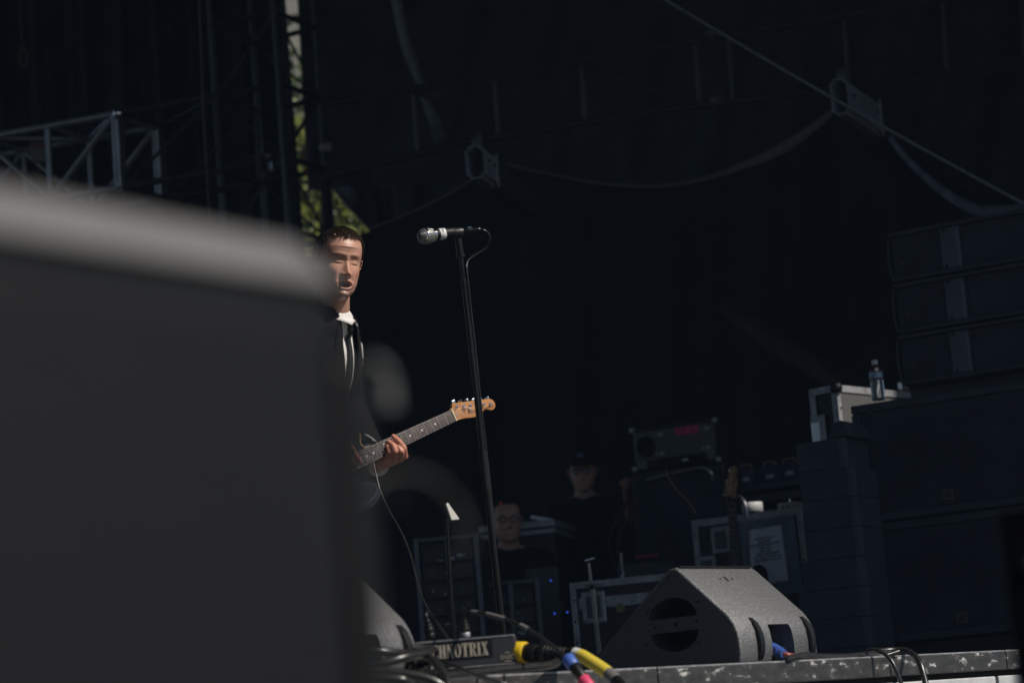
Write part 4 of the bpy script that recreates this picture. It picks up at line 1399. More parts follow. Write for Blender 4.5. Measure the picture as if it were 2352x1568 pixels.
# bright sunlit scrap with bits of chrome
o = MB().prism([(-.028, -.045), (.030, -.040), (.022, -.02), (-.010, .048), (-.026, .04)], 0, .012, ((1, 0, 0), (0, 0, 1), (0, 1, 0)), bev=.003).build('paper_scrap', mat('off_white_card', (.46, .44, .40), .7))
o.location = P(1040, 1174, 9.6)
o.rotation_euler = (R(-20), 0, R(50))
o.scale = (.85, .85, .85)
tag(o, 'small bright white triangular scrap left of the mic stand', 'scrap')
o = MB().cyl(P(1026, 1190, 9.7), P(1042, 1500, 9.7), .008).build('thin_stand', M_BLACK)
settle(o)
tag(o, 'thin black stand holding the bright white scrap', 'stand')

# ================================================================== electric guitars
FR = lambda n: .648 * (1 - 2 ** (-n / 12))


def make_guitar(name, label, M, maple, group):
    t = thing(name, label, 'guitar', M=M, group=group)
    fl_ = lambda pts: [(x, -y) for x, y in pts]      # outlines are written with the bass side up; local y is the treble side
    ax = ((1, 0, 0), (0, 1, 0), (0, 0, 1))
    hs = fl_([(0, .0215), (-.012, .0265), (-.0186, .0395), (-.178, -.0015), (-.187, -.011), (-.190, -.024), (-.184, -.036), (-.172, -.0412), (-.160, -.0395), (-.150, -.032), (-.141, -.0285), (-.131, -.0295), (-.121, -.034), (-.110, -.037), (-.086, -.0373), (-.066, -.033), (-.045, -.0262), (-.02, -.0222), (0, -.0215)])
    hd = MB().prism(hs, -.020, -.006, ax, bev=.0015).build('headstock', maple, t)
    L = .472
    nk = []
    mb = MB()
    vs, n = [], 13
    for i in range(12):
        x = L * i / 11
        w = .0215 + (.0285 - .0215) * i / 11
        for k in range(n):
            a = math.pi * k / (n - 1)
            vs.append((x, -math.cos(a) * w, -.0062 - math.sin(a) * .0165))
    fs = [(i * n + k, i * n + k + 1, (i + 1) * n + k + 1, (i + 1) * n + k) for i in range(11) for k in range(n - 1)]
    fs += [(i * n + n - 1, i * n, (i + 1) * n, (i + 1) * n + n - 1) for i in range(11)]
    mb.add(vs, fs, True)
    mb.add([vs[k] for k in range(n)], [tuple(range(n))])
    mb.add([vs[11 * n + k] for k in range(n)], [tuple(range(n))])
    mb.build('neck', maple, t)
    fb = MB().prism([(0.002, -.0215), (0.002, .0215), (L, .0285), (L, -.0285)], -.006, 0, ax, bev=.0008).build('fingerboard', M_ROSE, t)
    for i in range(1, 22):
        x = FR(i)
        w = .0212 + .007 * x / L
        MB().cyl((x, -w, .0003), (x, w, .0003), .0013, n=8).build('fret', M_FRET, fb)
    for i in (3, 5, 7, 9, 12, 15, 17, 19, 21):
        x = (FR(i) + FR(i - 1)) / 2
        for y in ((-.012, .012) if i == 12 else (0,)):
            MB().cyl((x, y, -.001), (x, y, .0005), .0034, n=14).build('inlay_dot', M_PEARL, fb)
    MB().box((0, 0, -.001), (.004, .043, .010)).build('nut', M_BONE, t)
    posts = []
    for k in range(6):
        s = k / 5
        px, py = -.030 + (-.168 + .030) * s, -(.0225 + (-.0175 - .0225) * s)
        posts.append((px, py))
        tn = MB().cyl((px, py, -.008), (px, py, .004), .0032, n=10).cyl((px, py, -.0058), (px, py, -.0045), .0055, n=12).cyl((px, py, .004), (px, py, .0055), .0036, n=10).build('tuner', M_CHROME, t)
        ey = py - .016
        MB().cyl((px, py - .012, -.013), (px - .001, ey - .006, -.013), .0022, n=8).build('shaft', M_CHROME, tn)
        MB().box((px - .001, ey - .0045, -.013), (.0165, .0118, .009), Matrix.Rotation(R(20 + 37 * k), 3, 'Y') if k % 3 else None, bev=.0025).build('button', M_CHROME, tn)
    for k in range(6):
        y0, y1 = -.0175 + .035 * k / 5, -.026 + .052 * k / 5
        px, py = posts[k]
        r = (.0006, .00052, .00044, .00034, .0003, .00026)[k]
        MB().tube([(.648, y1, .004), (0, y0, .0026), (-.001, y0, .0026), (px, py + .003, .0015)], r, 5).build('string', M_STRING, t)
    for x in (-.058, -.075):
        MB().box((x, -.004 + (x + .058) * -.6, .0005), (.004, .012, .006), bev=.001).build('string_tree', M_CHROME, t)
    MB().cyl((-.012, .002, -.006), (-.012, .002, .0005), .0042, n=10).cyl((-.012, .002, 0), (-.012, .002, .002), .003, n=10).build('truss_rod_nut', M_CHROME, t)
    # headstock lettering
    Mt = axes_matrix((-.155, .0265, -.0057), (-math.cos(R(5)), math.sin(R(5)), 0), (-math.sin(R(5)), -math.cos(R(5)), 0), (0, 0, 1))
    tx = place_text('lettering', 'TELECASTER', .0088, M_INK, hd, Mt, .00015, .15)
    Mt = axes_matrix((-.163, .034, -.0057), (-1, 0.09, 0), (-.09, -1, 0), (0, 0, 1))
    place_text('lettering', 'custom', .0052, M_INK, hd, Mt, .00015, .3)
    Mt = axes_matrix((-.093, .017, -.0057), (-math.cos(R(12)), math.sin(R(12)), 0), (-math.sin(R(12)), -math.cos(R(12)), 0), (0, 0, 1))
    place_text('lettering', 'Fender', .021, M_INK, hd, Mt, .00015, .35)
    bo = fl_([(.398, .030), (.402, .055), (.418, .095), (.445, .128), (.485, .150), (.52, .152), (.56, .138), (.60, .127), (.64, .132), (.69, .155), (.735, .162), (.775, .135), (.798, .075), (.803, 0), (.798, -.075), (.775, -.135), (.735, -.165), (.69, -.162), (.64, -.14), (.60, -.125), (.565, -.124), (.53, -.140), (.49, -.160), (.45, -.164), (.415, -.150), (.397, -.128), (.400, -.112), (.418, -.100), (.442, -.088), (.456, -.066), (.462, -.045), (.464, -.030)])
    bo2 = [tuple(p)[:2] for p in spline([(x, y, 0) for x, y in bo], 4)]
    bo2 = bo2[:-1]
    body = MB().prism(bo2, -.055, -.010, ax, bev=.0035).build('body', M_GBODY, t)
    pg = [(x * .97 + .02, y * .86) for x, y in bo2 if x < .66]
    MB().prism(pg, -.010, -.0075, ax).build('pickguard', M_BLACKG, t)
    MB().tube([(x, y, -.0072) for x, y in pg], .0006, 5).build('pickguard_edge', M_TRIM, t)
    for x in (.50, .615):
        MB().box((x, 0, -.005), (.038, .085, .009), bev=.003).build('pickup', M_CHROME, t)
    MB().box((.648, 0, -.006), (.03, .075, .012), bev=.003).build('bridge', M_CHROME, t)
    for x in (.64, .69, .73):
        MB().cyl((x, .105, -.01), (x, .105, .008), .009, n=14).build('knob', M_BLACK, t)
    MB().cyl((.408, .128, -.030), (.392, .132, -.030), .006, .009, n=10).build('strap_button', M_CHROME, t)
    return t


def pix_frame(nut, dot):
    """nut centre and 19th-fret dot in (u,v,d); returns guitar matrix with x from nut to body"""
    a, b = P(*nut), P(*dot)
    x = (b - a).normalized()
    wv = (_Rt * .4 - _Up * .92)
    wv = (wv - x * wv.dot(x)).normalized()
    z = x.cross(wv).normalized()
    return axes_matrix(a, x, wv, z)


GM = pix_frame((1042, 953.5, 8.40), (836, 1050, 8.15))
make_guitar('electric_guitar', 'black electric guitar with orange headstock played by the singer', GM, M_MAPLE, None)
top = P(1680, 1142, 12.95)
xg = (P(1690, 1300, 12.75) - top).normalized()
yg = Vector((1, -.15, 0))
yg = (yg - xg * yg.dot(xg)).normalized()
# seen from the front, treble side to the right
zg = xg.cross(yg).normalized()
gm2 = axes_matrix(top, xg, yg, zg)
make_guitar('electric_guitar', 'spare electric guitar with maple headstock upright beside the printed sheet', gm2, M_MAPLE2, None)
st = thing('guitar_stand', 'black tubular stand holding the spare guitar by its neck', 'guitar stand', on_deck(1712, 13.02))
b0 = on_deck(1712, 13.02)
pts = [P(1684, 1146, 12.96), P(1692, 1140, 13.05), P(1706, 1150, 13.08), P(1713, 1170, 13.06), P(1715, 1220, 13.04), P(1718, 1330, 13.02), on_deck(1722, 13.02)]
MB().tube([p - b0 for p in spline(pts, 6)], .014, 8).build('tube', M_STEELB, st)
MB().tube([p - b0 for p in spline([P(1672, 1143, 12.88), P(1680, 1141, 12.98), P(1694, 1141, 12.98), P(1700, 1143, 12.88)], 5)], .008, 8).build('yoke', M_RUBBER, st)
for s in (-1, 1):
    MB().cyl((.02, 0, .03), (s * .3, -.25, .02), .012).build('leg', M_BLACK, st)

# ================================================================== people
Z7 = lambda x, y: ((1380 + x / 4.9) / 1.7415, (1680 + y / 4.9) / 1.7415)


def Q7(x, y, d):
    return P(*Z7(x, y), d)


def head_parts(parent_col_loc, M, hair_count, mouth=1.0, hair_len=.022):
    me, (HV, HF), (V, N, idx) = head_mesh(mouth)
    ears = tint(ear_mesh(), None, SKIN * (1.05, .85, .8))
    me.transform(M)
    ears.transform(M)
    return me, ears, (HV, HF, V, N, idx)


# ---------------- the singer
feet = P(740, 1600, 8.35)
feet.z = 0
hc = P(777, 603, 8.30)
HM = Matrix.Translation(hc) @ Matrix.Rotation(R(27), 4, 'Z') @ Matrix.Rotation(R(6), 4, 'Y') @ Matrix.Rotation(R(9), 4, 'X')
hme, eme, hair = head_parts(None, HM, 0)
# torso axes
ty = R(65)
FW = Vector((math.sin(ty), -math.cos(ty), 0))
LF = Vector((math.cos(ty), math.sin(ty), 0))
UPV = Vector((0, 0, 1))
neck_b = P(766, 730, 8.37)
chest = P(737, 814, 8.38)
belly = P(722, 930, 8.42)
hips = P(700, 1030, 8.45)
TR = Matrix((LF, FW, UPV)).transposed()
shL, elL, wrL = P(774, 778, 8.54), P(800, 930, 8.58), Q7(640, 880, 8.275)
shR, elR, wrR = P(688, 772, 8.24), P(640, 940, 8.12), P(752, 1040, 8.06)
hipL, hipR = hips + LF * .09, hips - LF * .09
kneeL = Vector((hipL.x + .02, hipL.y - .10, .50))
kneeR = Vector((hipR.x - .10, hipR.y - .10, .50))
ankL = Vector((kneeL.x + .05, kneeL.y + .06, .09))
ankR = Vector((kneeR.x - .14, kneeR.y + .08, .09))

bb = Blob()
bb.cap(P(770, 672, 8.33), .052, neck_b, .056)
bb.ball(chest, (.14, .09, .19), TR).ball(belly, (.13, .085, .17), TR).ball(hips, (.14, .09, .10), TR)
bb.chain([(shL, .045), (elL, .038), (wrL, .027)]).chain([(shR, .045), (elR, .038), (wrR, .027)])
bb.cap(neck_b, .05, shL, .05).cap(neck_b, .05, shR, .05)
bb.chain([(hipL, .075), (kneeL, .05), (ankL, .036)]).chain([(hipR, .075), (kneeR, .05), (ankR, .036)])
body_me = tint(bb.mesh(.010, 4), None, SKIN)

hb_ = Blob()
# fretting hand
F_ = 8.215
idx_ = [(Q7(1165, 700, F_ + .012), .0125), (Q7(1150, 545, F_ - .016), .0112), (Q7(1060, 420, F_ - .020), .0100), (Q7(950, 318, F_ - .004), .0088)]
mid_ = [(Q7(1085, 755, F_ + .012), .0130), (Q7(1100, 610, F_ - .024), .0112), (Q7(1035, 520, F_ - .022), .0100), (Q7(985, 480, F_ - .006), .0088)]
rng_ = [(Q7(965, 775, F_ + .012), .0125), (Q7(985, 610, F_ - .028), .0110), (Q7(940, 490, F_ - .026), .0098), (Q7(858, 425, F_ - .006), .0086)]
pin_ = [(Q7(858, 740, F_ + .012), .0115), (Q7(876, 620, F_ - .024), .0098), (Q7(850, 530, F_ - .020), .0088), (Q7(826, 500, F_ - .006), .0078)]
for ch in (idx_, mid_, rng_, pin_):
    hb_.chain(ch)
for a, b in zip((idx_, mid_, rng_), (mid_, rng_, pin_)):
    hb_.cap(a[0][0], .0125, b[0][0], .0125)
wr_ = Q7(690, 850, F_ + .045)
for ch in (idx_, mid_, rng_, pin_):
    hb_.cap(ch[0][0], .0135, wr_, .024)
hb_.cap(wr_, .025, wrL, .028)
th_ = [(Q7(800, 800, F_ + .045), .016), (Q7(850, 640, F_ + .060), .0125), (Q7(880, 480, F_ + .058), .0105)]
hb_.chain(th_)
hand_me = hb_.mesh(.0026, 3)
def hand_tint(co):
    f = noise.noise(co * 60) * .5 + .5
    return SKIN * (1.06, .90 - .12 * f, .86 - .12 * f)
tint(hand_me, hand_tint, None)
# picking hand
hb2 = Blob()
G_ = 8.075
pk = [[(Q7(-30, 430, G_ - .01), .0125), (Q7(110, 530, G_ - .03), .0115), (Q7(210, 690, G_ - .025), .0105), (Q7(285, 810, G_), .0088)],
      [(Q7(-60, 640, G_ - .01), .0130), (Q7(60, 720, G_ - .035), .0112), (Q7(140, 800, G_ - .025), .0100), (Q7(200, 880, G_), .0088)],
      [(Q7(-110, 760, G_), .0125), (Q7(-20, 860, G_ - .02), .0105), (Q7(60, 920, G_ - .01), .0090)],
      [(Q7(-160, 840, G_), .0115), (Q7(-90, 930, G_ - .015), .0095), (Q7(-20, 970, G_ - .005), .0082)],
      [(Q7(-140, 420, G_ - .02), .0150), (Q7(20, 440, G_ - .045), .0125), (Q7(150, 560, G_ - .045), .0108)]]
pw = Q7(-420, 560, G_ - .02)
for ch in pk:
    hb2.chain(ch)
    hb2.cap(ch[0][0], .014, pw, .025)
hb2.cap(pw, .026, wrR, .027)
hand2 = tint(hb2.mesh(.003, 3), hand_tint, None)
person = join_meshes('person', [body_me, hme, eme, hand_me, hand2], M_SKIN)
for p_ in person.data.polygons:
    p_.use_smooth = True
person.data.transform(Matrix.Translation(-feet))
person.location = feet
tag(person, 'singing guitarist in black suit, white shirt and loose black tie', 'person')
INV = Matrix.Translation(-feet)
make_hair(person, INV @ HM, hair[2], hair[3], hair[4], hair[0], hair[1], 6000, .014, M_HAIR)


BVH = {}


def cloth(name, me, m, parent, cut=None, thick=.004):
    if name in ('shirt', 'jacket'):
        BVH[name] = BVHTree.FromPolygons([v.co.copy() for v in me.vertices], [tuple(p.vertices) for p in me.polygons])
    if cut:
        bm = bmesh.new()
        bm.from_mesh(me)
        dl = [f for f in bm.faces if cut(f.calc_center_median())]
        bmesh.ops.delete(bm, geom=dl, context='FACES')
        bm.to_mesh(me)
        bm.free()
    me.transform(INV)
    o = link(name, me, m, parent)
    if thick:
        md = o.modifiers.new('thickness', 'SOLIDIFY')
        md.thickness = thick
        md.offset = 1
    return o


# shirt: torso + collar stand
sb = Blob()
sb.ball(chest, (.158, .108, .205), TR).ball(belly, (.15, .105, .18), TR).ball(hips, (.155, .10, .09), TR)
sb.cap(neck_b - UPV * .02, .07, shL, .055).cap(neck_b - UPV * .02, .07, shR, .055)
sb.cap(wrL + (elL - wrL).normalized() * .01, .038, wrL + (elL - wrL).normalized() * .09, .043)
sb.cap(wrR + (elR - wrR).normalized() * .01, .036, wrR + (elR - wrR).normalized() * .09, .042)
cloth('shirt', sb.mesh(.008, 4, fold=.004, fscale=14), M_SHIRT, person, thick=0)
# jacket
jb = Blob()
jb.ball(chest, (.178, .125, .215), TR).ball(belly, (.17, .120, .19), TR).ball(hips, (.175, .118, .15), TR)
jb.cap(neck_b - UPV * .022, .080, shL, .070).cap(neck_b - UPV * .022, .080, shR, .070)
jb.chain([(shL, .072), (elL, .060), (wrL + (elL - wrL).normalized() * .075, .047)]).chain([(shR, .072), (elR, .060), (wrR + (elR - wrR).normalized() * .07, .047)])
zb = belly.z - .12


def mid_l(z):
    k = max(-.5, min(1.1, (z - chest.z) / (neck_b.z - chest.z)))
    return (neck_b - chest).dot(LF) * k


def jcut(c):
    r = c - chest
    f, l = r.dot(FW), r.dot(LF) - mid_l(c.z)
    if f < .02:
        return False
    wv = .038 + .032 * max(0, min(1, (c.z - zb) / (neck_b.z - zb))) ** 1.0
    return abs(l - .004) < wv and c.z > zb - .25 and abs(l) < .12


cloth('jacket', jb.mesh(.008, 4, fold=.007, fscale=9), M_SUIT, person, cut=jcut)
tb_ = Blob()
tb_.ball(hips, (.165, .115, .12), TR)
tb_.chain([(hipL, .105), (kneeL, .075), (ankL - UPV * .03, .058)]).chain([(hipR, .105), (kneeR, .075), (ankR - UPV * .03, .058)])
cloth('trousers', tb_.mesh(.010, 4, fold=.006), M_SUIT, person, thick=0)
for an in (ankL, ankR):
    s_ = Blob()
    s_.cap(an + Vector((-.01, .04, -.045)), .04, an + FW * .13 + Vector((0, 0, -.055)), .034)
    cloth('shoe', s_.mesh(.008, 3), M_BLACKG, person, thick=0)
# collar flaps and tie, laid on the chest front
def chest_pt(l, z, lift=0.0, on='shirt'):
    """point on the shirt or jacket front at side offset l and height z"""
    o_ = Vector((chest.x, chest.y, z)) + LF * (l + mid_l(z)) + FW * .6
    hit = BVH[on].ray_cast(o_, -FW, 1.2)[0]
    if hit is None:
        hit = o_ - FW * .52
    return hit + FW * lift


zc = neck_b.z + .002
col_mb = MB()
n = 22
vs = []
cn = P(771, 731, 8.345)
for i in range(n + 1):
    a = R(-160 + 320 * i / n)
    dirv = (FW * math.cos(a) + LF * math.sin(a))
    vs.append(cn + dirv * .060 + UPV * (.010 - .016 * math.cos(a)))
    vs.append(cn + dirv * (.068 + .008 * max(0, math.cos(a))) + UPV * (-.014 - .024 * max(0, math.cos(a)) ** 3 + (0.02 if abs(math.degrees(a)) < 12 else 0)))
fs = [(2 * i, 2 * i + 1, 2 * i + 3, 2 * i + 2) for i in range(n)]
co_ = col_mb.add([INV @ v for v in vs], fs, True).build('collar', M_SHIRT, person)
co_.modifiers.new('t', 'SOLIDIFY').thickness = .003
kn = chest_pt(-.006, cn.z - .028, .000)
mbt = MB()
path, wid = [], []
for k in range(13):
    z = kn.z - .01 - .035 * k
    pnt = chest_pt(.006 * math.sin(k * .6), z, .007)
    path.append(pnt)
    wid.append(.010 + .0014 * k)
vs = []
for p, w_ in zip(path, wid):
    vs += [p - LF * w_ - FW * .002, p + FW * .005, p + LF * w_ - FW * .002]
fs = []
for i in range(len(path) - 1):
    fs += [(3 * i, 3 * i + 1, 3 * i + 4, 3 * i + 3), (3 * i + 1, 3 * i + 2, 3 * i + 5, 3 * i + 4)]
tie = mbt.add([INV @ v for v in vs], fs, True).build('necktie', M_TIE, person)
tie.modifiers.new('t', 'SOLIDIFY').thickness = .004
kb = Blob()
kb.cap(kn + UPV * .008, .018, kn - UPV * .018, .011).cap(kn + LF * .012 + UPV * .008, .012, kn - LF * .012 + UPV * .008, .012)
kb.cap(kn + UPV * .01, .008, cn + LF * .068 + UPV * .012, .006).cap(kn + UPV * .01, .008, cn - LF * .068 + UPV * .012, .006)
km = kb.mesh(.003, 3)
km.transform(INV)
link('tie_knot', km, M_TIE, tie)
# lapels: flat tapering flaps bordering the jacket opening
for s in (-1, 1):
    vs = []
    for k in range(9):
        z = zb + .02 + (neck_b.z - zb - .03) * k / 8
        wv = .038 + .032 * (k / 8)
        a = chest_pt(s * (wv - .004) + .004, z, .004, 'jacket')
        b = chest_pt(s * (wv + .008 + .045 * math.sin(math.pi * min(1, k / 7.5))) + .004, z, .007, 'jacket')
        vs += [a, b]
    fs = [(2 * i, 2 * i + 1, 2 * i + 3, 2 * i + 2) for i in range(8)]
    lp = MB().add([INV @ v for v in vs], fs, True).build('lapel', M_SUIT, person)
    lp.modifiers.new('t', 'SOLIDIFY').thickness = .004
# white pocket square
ps_ = [chest_pt(.082, chest.z + .035, .010, 'jacket'), chest_pt(.110, chest.z + .030, .010, 'jacket'), chest_pt(.112, chest.z + .005, .010, 'jacket'), chest_pt(.104, chest.z - .045, .010, 'jacket'), chest_pt(.092, chest.z - .02, .011, 'jacket')]
o = MB().add([INV @ v for v in ps_], [tuple(range(5))]).build('pocket_square', M_SHIRT, person)
o.modifiers.new('t', 'SOLIDIFY').thickness = .004
# wedding band
rb_ = rng_[0][0].lerp(rng_[1][0], .42)
rd = (rng_[1][0] - rng_[0][0]).normalized()
qx, qy, qz = frame(rd)
MB().lathe([(.0112, -.0016), (.0124, -.0016), (.0124, .0016), (.0112, .0016), (.0112, -.0016)], 20, INV @ axes_matrix(rb_, qx, qy, qz)).build('finger_ring', mat('gold', (.75, .50, .2), .25, metal=1), person)
# cream shirt tail and tan strap behind the neck of the guitar
tail = [(380, 270), (440, 275), (560, 360), (645, 440), (600, 462), (540, 450), (520, 410), (550, 390), (480, 330), (400, 295)]
vs = [INV @ Q7(x, y, 8.31) for x, y in tail]
o = MB().add(vs, [tuple(range(len(vs)))]).build('shirt_tail', M_SHIRT, person)
o.modifiers.new('t', 'SOLIDIFY').thickness = .004
stp = [Q7(285, 260, 8.28), Q7(290, 360, 8.28), Q7(300, 460, 8.275), Q7(340, 520, 8.27), Q7(400, 560, 8.265)]
o = MB().tube(spline(stp), .005, 6).build('guitar_strap', M_TANS)
settle(o)
tag(o, 'tan guitar strap edge above the guitar neck', 'strap')
# shirt cuff below the fretting hand, open end
cu = []
cx_, cy_, cz_ = frame(wrL - elL)
for i in range(18):
    a = R(360 * i / 17)
    cu.append(wrL + (cx_ * math.cos(a) + cy_ * math.sin(a)) * .036 + cz_ * .016)
    cu.append(wrL + (cx_ * math.cos(a) + cy_ * math.sin(a)) * .040 - cz_ * .055)
fs = [(2 * i, 2 * i + 1, 2 * i + 3, 2 * i + 2) for i in range(17)]
o = MB().add([INV @ v for v in cu], fs, True).build('shirt_cuff', M_SHIRT, person)
o.modifiers.new('t', 'SOLIDIFY').thickness = .003

# ---------------- crew


def crew(label, head_uvd, yaw, pitch, cap_on, glasses, seated, hand=None):
    hc = P(*head_uvd)
    ft = Vector((hc.x, hc.y + .05, 0))
    iv = Matrix.Translation(-ft)
    M = Matrix.Translation(hc) @ Matrix.Rotation(yaw, 4, 'Z') @ Matrix.Rotation(pitch, 4, 'X') @ Matrix.Scale(1.02, 4)
    me, ears, (HV, HF, V, N, idx) = head_parts(None, M, 0, mouth=.0)
    F2 = Vector((math.sin(yaw), -math.cos(yaw), 0))
    L2 = Vector((math.cos(yaw), math.sin(yaw), 0))
    T2 = Matrix((L2, F2, UPV)).transposed()
    nb = hc + Vector((0, .03, -.17))
    sL, sR = nb + L2 * .19 - UPV * .06, nb - L2 * .19 - UPV * .06
    ch = nb - UPV * .20
    hp = nb - UPV * .52
    if hand:
        wL = P(*hand)
        eL = sL.lerp(wL, .55) + Vector((.05, .05, -.12))
    else:
        eL = sL + Vector((.05, -.08, -.28))
        wL = eL + Vector((-.05, -.2, -.1))
    eR = sR + Vector((-.06, -.06, -.28))
    wR = eR + Vector((.06, -.18, -.12))
    b = Blob()
    b.cap(hc + Vector((0, .015, -.07)), .055, nb, .062).ball(ch, (.14, .09, .18), T2).ball(hp, (.13, .09, .12), T2)
    b.chain([(sL, .045), (eL, .038), (wL, .028)]).chain([(sR, .045), (eR, .038), (wR, .028)])
    b.cap(nb, .05, sL, .045).cap(nb, .05, sR, .045).cap(ch, .1, hp, .1)
    for wv, s in ((wL, 1), (wR, -1)):
        b.ball(wv + Vector((0, -.03, .02)), .034)
        for k in range(4):
            x = Vector((.012 + (k - 1.5) * .017, -.05, .045 - .006 * abs(k - 1)))
            b.chain([(wv + Vector((x.x * .8, -.035, .03)), .0095), (wv + x + Vector((0, 0, .012)), .009), (wv + x + Vector((0, -.018, .008)), .008)])
        b.cap(wv + Vector((-s * .02, -.03, .015)), .012, wv + Vector((-s * .042, -.045, .035)), .0095)
    if seated:
        k1, k2 = hp + F2 * .42 + L2 * .12 - UPV * .05, hp + F2 * .42 - L2 * .12 - UPV * .05
    else:
        k1, k2 = hp + L2 * .10 + F2 * .03, hp - L2 * .10 + F2 * .03
        k1.z = k2.z = max(.25, hp.z * .52)
    a1, a2 = Vector((k1.x, k1.y + .02, .09)), Vector((k2.x, k2.y + .02, .09))
    b.chain([(hp + L2 * .09, .075), (k1, .05), (a1, .036)]).chain([(hp - L2 * .09, .075), (k2, .05), (a2, .036)])
    bm_ = tint(b.mesh(.010, 3), None, SKIN * .85)
    pr = join_meshes('person', [bm_, me, ears], M_SKIN)
    pr.data.transform(iv)
    pr.location = ft
    for p_ in pr.data.polygons:
        p_.use_smooth = True
    tag(pr, label, 'person')

    def put(name, blob, vx, m, fold=.005):
        m_ = blob.mesh(vx, 4, fold=fold)
        m_.transform(iv)
        return link(name, m_, m, pr)
    ts = Blob()
    ts.ball(ch, (.18, .12, .22), T2).ball(hp + UPV * .1, (.17, .125, .2), T2).ball(hp, (.165, .12, .1), T2)
    ts.cap(nb - UPV * .035, .07, sL, .062).cap(nb - UPV * .035, .07, sR, .062)
    ts.cap(sL, .065, sL.lerp(eL, .75), .06).cap(sR, .065, sR.lerp(eR, .75), .06)
    put('tshirt', ts, .012, M_TEE)
    js = Blob()
    js.ball(hp - UPV * .03, (.16, .115, .1), T2)
    js.chain([(hp + L2 * .09, .095), (k1, .07), (a1 - UPV * .02, .055)]).chain([(hp - L2 * .09, .095), (k2, .07), (a2 - UPV * .02, .055)])
    put('trousers', js, .013, mat('dark_denim', (.015, .018, .028), .8))
    for an in (a1, a2):
        s_ = Blob()
        s_.cap(an + Vector((0, .03, -.045)), .042, an + F2 * .13 - UPV * .052, .036)
        put('shoe', s_, .01, M_BLACKG, 0)
    make_hair(pr, iv @ M, V, N, idx, HV, HF, 900, .014, mat('dark_hair', (.02, .018, .017), .6), thick=.0012)
    if cap_on:
        mbc = MB()
        prof = [(.001, .128), (.03, .125), (.058, .112), (.075, .09), (.084, .062), (.087, .040), (.085, .036)]
        sc = Matrix.Diagonal((.93, 1.14, 1, 1))
        mbc.lathe(prof, 28, iv @ M @ Matrix.Translation((0, .004, 0)) @ sc)
        cp = mbc.build('cap', M_TEE, pr)
        vs = []
        for i in range(13):
            a = R(-62 + 124 * i / 12)
            x, y = math.sin(a) * .078, -math.cos(a) * .088
            vs += [iv @ M @ Vector((x, y, .044)), iv @ M @ Vector((x * 1.05, y - .055 * math.cos(a) ** .5 - .012, .032 - .0 * x))]
        br = MB().add(vs, [(2 * i, 2 * i + 1, 2 * i + 3, 2 * i + 2) for i in range(12)], True).build('brim', M_TEE, cp)
        br.modifiers.new('t', 'SOLIDIFY').thickness = .004
        Me = iv @ M @ axes_matrix((0, -.088, .082), (1, 0, 0), (0, .35, .94), (0, -.94, .35))
        em = MB().tube([Me @ Vector((.020 * math.cos(R(a)), .006 + .018 * math.sin(R(a)), .004)) for a in range(0, 181, 15)], .0022, 5).box(Me @ Vector((0, .006, .004)), (.028, .004, .012)).build('badge', mat('badge_lilac', (.20, .20, .34), .7), cp)
    if glasses:
        lens = None
        gl = None
        mbg = MB()
        for s in (-1, 1):
            pts = [iv @ M @ Vector((s * .032 + .023 * math.cos(R(a)), -.092 + .006 * abs(math.cos(R(a))), -.002 + .016 * math.sin(R(a)))) for a in range(0, 361, 24)]
            mbg.tube(pts, .0022, 5, cap=False)
            mbg.tube([iv @ M @ Vector((s * .056, -.085, .004)), iv @ M @ Vector((s * .073, .0, .002))], .0018, 5)
        mbg.tube([iv @ M @ Vector((-.009, -.093, .002)), iv @ M @ Vector((.009, -.093, .002))], .002, 5)
        gl = mbg.build('glasses', M_BLACKG, pr)
        for s in (-1, 1):
            ml = MB().lathe([(0, 0), (.021, 0), (.021, .002), (0, .0025)], 16, iv @ M @ Matrix.Translation((s * .032, -.090, -.002)) @ Matrix.Rotation(R(90 - 16), 4, 'X') @ Matrix.Diagonal((1, .72, 1, 1)))
            ml.build('lens', mat('bright_lens', (.25, .27, .30), .06, spec=1.0, metal=.6) if cap_on else mat('clear_lens', (.4, .4, .42), .05, alpha=.12), gl)
    return pr


crew('crew member in black cap and glasses standing beside the amplifier', (1338, 1082, 14.8), R(-6), R(4), True, True, False, hand=(1440, 1122, 14.3))
crew('seated crew member in dark glasses and t-shirt behind the mic stand', (1164, 1195, 13.6), R(8), R(0), False, True, True)
hq = P(1164, 1400, 13.65)
stl = thing('stool', 'black stool under the seated crew member', 'stool', (hq.x, hq.y + .1, 0))
sz_ = P(1164, 1195, 13.6).z - .17 - .52 - .12
MB().cyl((0, 0, sz_ - .05), (0, 0, sz_), .17, n=20).build('seat', M_BLACK, stl)
for k in range(4):
    a = R(45 + 90 * k)
    MB().cyl((.12 * math.cos(a), .12 * math.sin(a), sz_ - .05), (.17 * math.cos(a), .17 * math.sin(a), 0), .012).build('leg', M_STEEL, stl)

